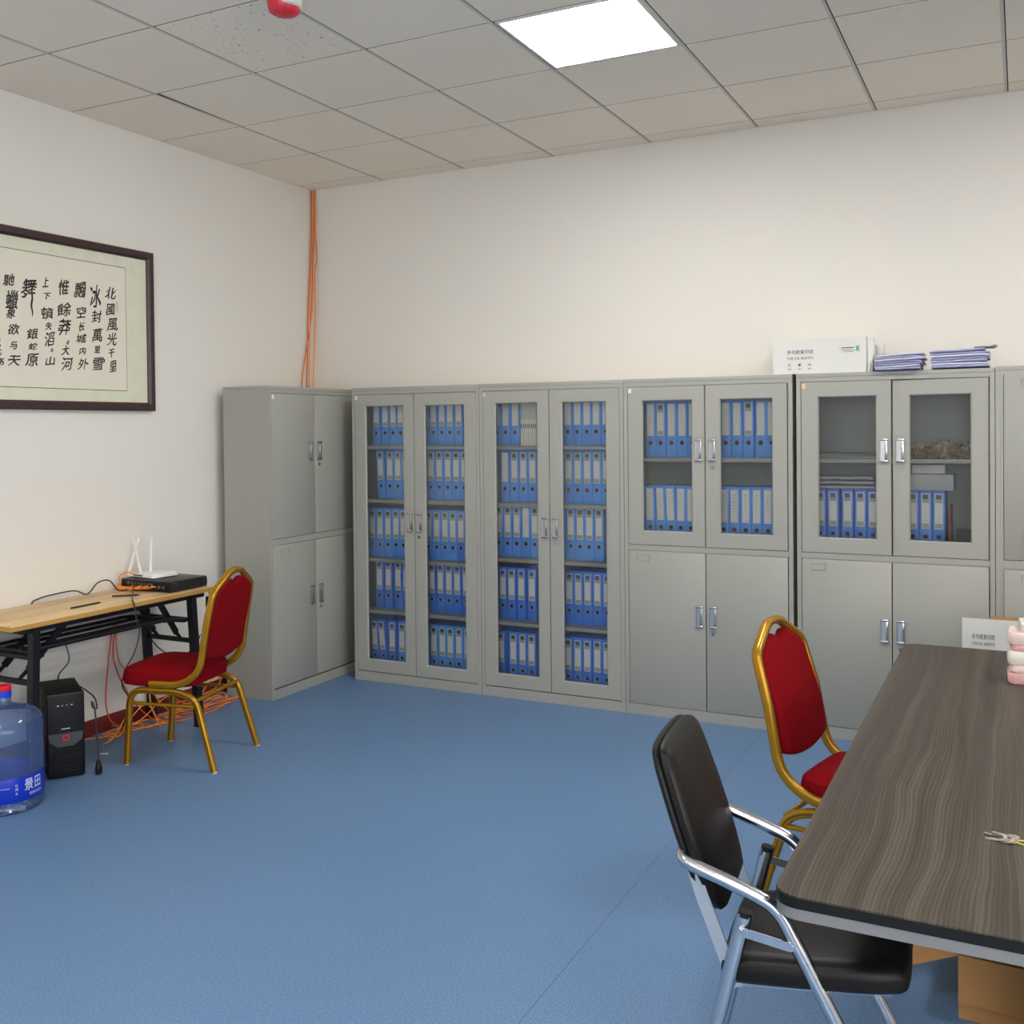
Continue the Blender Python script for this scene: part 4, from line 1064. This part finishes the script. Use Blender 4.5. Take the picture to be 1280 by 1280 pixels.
for i in range(10):
    y0 = -1.96+.07*i+rnd.uniform(-.03, .03); y1 = min(-1.02, y0+rnd.uniform(.35, .8)); n_ = 26
    fa, fb, fc = rnd.uniform(2.5, 5), rnd.uniform(0, 6), rnd.uniform(1.5, 3.5); hump = rnd.choice((0, 0, .05, .10, .15)); wob = rnd.uniform(.03, .08)
    pts = []
    for k in range(n_+1):
        u = k/n_
        x = .125+.075*math.sin(fa*u*2+fb)+.02*math.sin(7*u+i); y = y0+(y1-y0)*u+wob*math.sin(fc*6.28*u)
        z = .004+.0012*i+hump*max(0, math.sin(3.3*PI*u+i))**2
        pts.append((min(max(x, .022), .27), min(y, -1.0), z))
    cable(pts, .0036, ('orange', 'orange', 'orange_dk')[i % 3], 'orange_cable', 'orange cable in the tangle on the floor under the oak table', 'cable', 'tangled orange cables on the floor', 4)
cable([(.05, -1.86, .006), (.12, -1.78, .006), (.18, -1.62, .006), (.26, -1.42, .006), (.24, -1.2, .006), (.16, -1.03, .006)], .0034, 'orange', 'orange_cable', 'orange cable in the tangle on the floor under the oak table', 'cable', 'tangled orange cables on the floor')
cable([(.04, -1.96, .006), (.10, -1.85, .006), (.15, -1.7, .05), (.13, -1.5, .12), (.08, -1.35, .05), (.14, -1.15, .08), (.06, -1.0, .10)], .0034, 'orange', 'orange_cable', 'orange cable in the tangle on the floor under the oak table', 'cable', 'tangled orange cables on the floor')
# orange leads plugged into the switch
for i in range(4):
    x = .12+.05*i; zz_ = TZ+.005+.0045*i
    pts = [(x+.03, -1.728, TZ+.026), (x+.02, -1.745, zz_+.012), (x-.02, -1.757+.004*i, zz_), (.075, -1.765+.005*i, zz_), (.045+.004*i, -1.745, zz_+.006), (.055, -1.735, zz_+.02)]
    if i == 0: pts += [(.05, -1.738, TZ+.05), (.06, -1.735, TZ+.075), (.09, -1.71, TZ+.088), (.12, -1.685, TZ+.074)]
    cable(pts, .0038, 'orange', 'orange_cable', 'orange cable bunched at the ports of the black switch', 'cable', 'orange cables at the switch')
# black leads
cable([(.16, -1.735, TZ+.02), (.10, -1.78, TZ+.004), (.05, -1.80, TZ+.055), (.035, -1.86, TZ+.05), (.04, -1.93, TZ+.004), (.03, -2.0, TZ+.03), (.02, -2.12, TZ+.028), (.02, -2.2, TZ+.02), (.012, -2.235, TZ-.005), (.008, -2.24, .6)], .0035, 'blackcable', 'black_cable', 'thin black cable running along the back edge of the oak table', 'cable', 'black cables')
cable([(.14, -1.735, TZ+.03), (.20, -1.78, TZ+.04), (.30, -1.88, TZ+.012), (.41, -1.985, TZ+.008), (.439, -2.0, .712), (.445, -1.992, .639), (.448, -1.980, .583), (.446, -2.009, .493), (.452, -2.074, .42), (.445, -2.086, .346), (.40, -2.0, .248), (.25, -1.9, .10), (.12, -1.8, .012)], .0035, 'blackcable', 'black_cable', 'black cable hanging over the front edge of the oak table', 'cable', 'black cables')
t = thing('computer_cable', 'black power cable with plug hanging down from the computer', 'cord', (.30, -2.20, 0))
MB().tube(spline([(.02, -.09, .388), (.10, -.10, .392), (.158, -.098, .372), (.20, -.095, .345), (.205, -.09, .30), (.19, -.10, .305), (.185, -.10, .33), (.20, -.098, .30), (.205, -.093, .20), (.21, -.09, .06)], 8), .0036, 6).build('lead', 'blackcable', t)
MB().cyl((.21, -.09, .065), (.21, -.09, .03), .008, 12, .016).cyl((.21, -.09, .03), (.21, -.09, .004), .017, 12, .014).build('plug', 'blackshell', t)
cable([(.32, -2.30, .58), (.33, -2.29, .50), (.30, -2.32, .44), (.27, -2.30, .392), (.26, -2.28, .389)], .003, 'blackcable', 'black_cable', 'black cable from the table rack down to the top of the computer', 'cable', 'black cables')
cable([(.06, -1.55, .46), (.08, -1.5, .38), (.20, -1.49, .34), (.33, -1.50, .40), (.36, -1.48, .47)], .0034, 'blackcable', 'black_cable', 'black cable sagging between the far legs of the oak table', 'cable', 'black cables')
t = thing('power_adapter', 'black power adapter hanging at the far end of the oak table', 'adapter', (.40, -1.44, .64))
MB().box((-.03, -.012, -.03), (.03, .012, .03), .006).build('housing', 'blackshell', t)
MB().tube(spline([(0, 0, -.03), (.02, .01, -.10), (.01, .02, -.2), (-.05, .0, -.26), (-.06, -.03, -.27)]), .0034, 6).build('lead', 'blackcable', t)
MB().tube(spline([(0, 0, .03), (-.01, -.01, .06), (-.04, -.02, .0655)]), .0034, 6).build('hook', 'blackcable', t)
t = thing('wall_socket', 'white wall socket low on the left wall behind the table', 'socket', (0, -1.42, .15))
MB().box((0, -.075, -.045), (.010, .075, .045), .004).build('plate', 'socket_white', t)
q = MB()
for y in (-.035, .035):
    for dz in (-.01, .012): q.box((.0095, y-.008, dz-.002), (.0105, y+.008, dz+.002))
q.build('slots', 'dark_slot', t)
t = thing('power_adapter', 'white plug adapter low on the wall beside the socket', 'adapter', (.001, -1.58, .12))
MB().box((0, -.03, -.04), (.04, .03, .04), .006).build('housing', 'socket_white', t)
o = MB().prism([(-.018, -.006), (.02, -.002), (.018, .008), (-.012, .005)], lambda a, b: Vector((a, b, .0004)), lambda a, b: Vector((a, b, .0016+abs(a)*.1))).build('paper_scrap', 'socket_white')
q = None
o.location = (.30, -2.07, 0); o.rotation_euler = (0, 0, .3); tag(o, 'tiny white paper scrap on the floor beside the computer', 'paper')

# ------------------------------------------------------------------ camera
cam = bpy.data.cameras.new('camera'); co = bpy.data.objects.new('camera', cam); COL.objects.link(co)
yaw, pitch, roll = .4724, -.0153, -.0101
cy, sy, cp, sp, cr, sr = math.cos(yaw), math.sin(yaw), math.cos(pitch), math.sin(pitch), math.cos(roll), math.sin(roll)
fwd = Vector((-sy*cp, cy*cp, sp)); right = Vector((cy, sy, 0)); up = right.cross(fwd)
r2 = right*cr+up*sr; u2 = up*cr-right*sr
m4 = Matrix.Identity(4)
for i in range(3): m4[i][0] = r2[i]; m4[i][1] = u2[i]; m4[i][2] = -fwd[i]
m4.translation = (4.229, -5.552, 1.547)
co.matrix_world = m4
cam.sensor_fit = 'HORIZONTAL'; cam.sensor_width = 36; cam.lens = 1278.63/1280*36
cam.shift_x = 15.11/1280; cam.shift_y = -85.7/1280; cam.clip_start = .02
sc.camera = co

w = bpy.data.worlds.new('room_world'); sc.world = w; w.use_nodes = True
w.node_tree.nodes['Background'].inputs['Color'].default_value = (1, .985, .95, 1); w.node_tree.nodes['Background'].inputs['Strength'].default_value = 4.6
vs = sc.view_settings; vs.view_transform = 'Standard'; vs.look = 'None'; vs.gamma = 1; vs.exposure = 1.17; vs.use_curve_mapping = False
sc.cycles.max_bounces = 10; sc.cycles.diffuse_bounces = 6; sc.cycles.transparent_max_bounces = 16
sc.cycles.caustics_reflective = False; sc.cycles.caustics_refractive = False
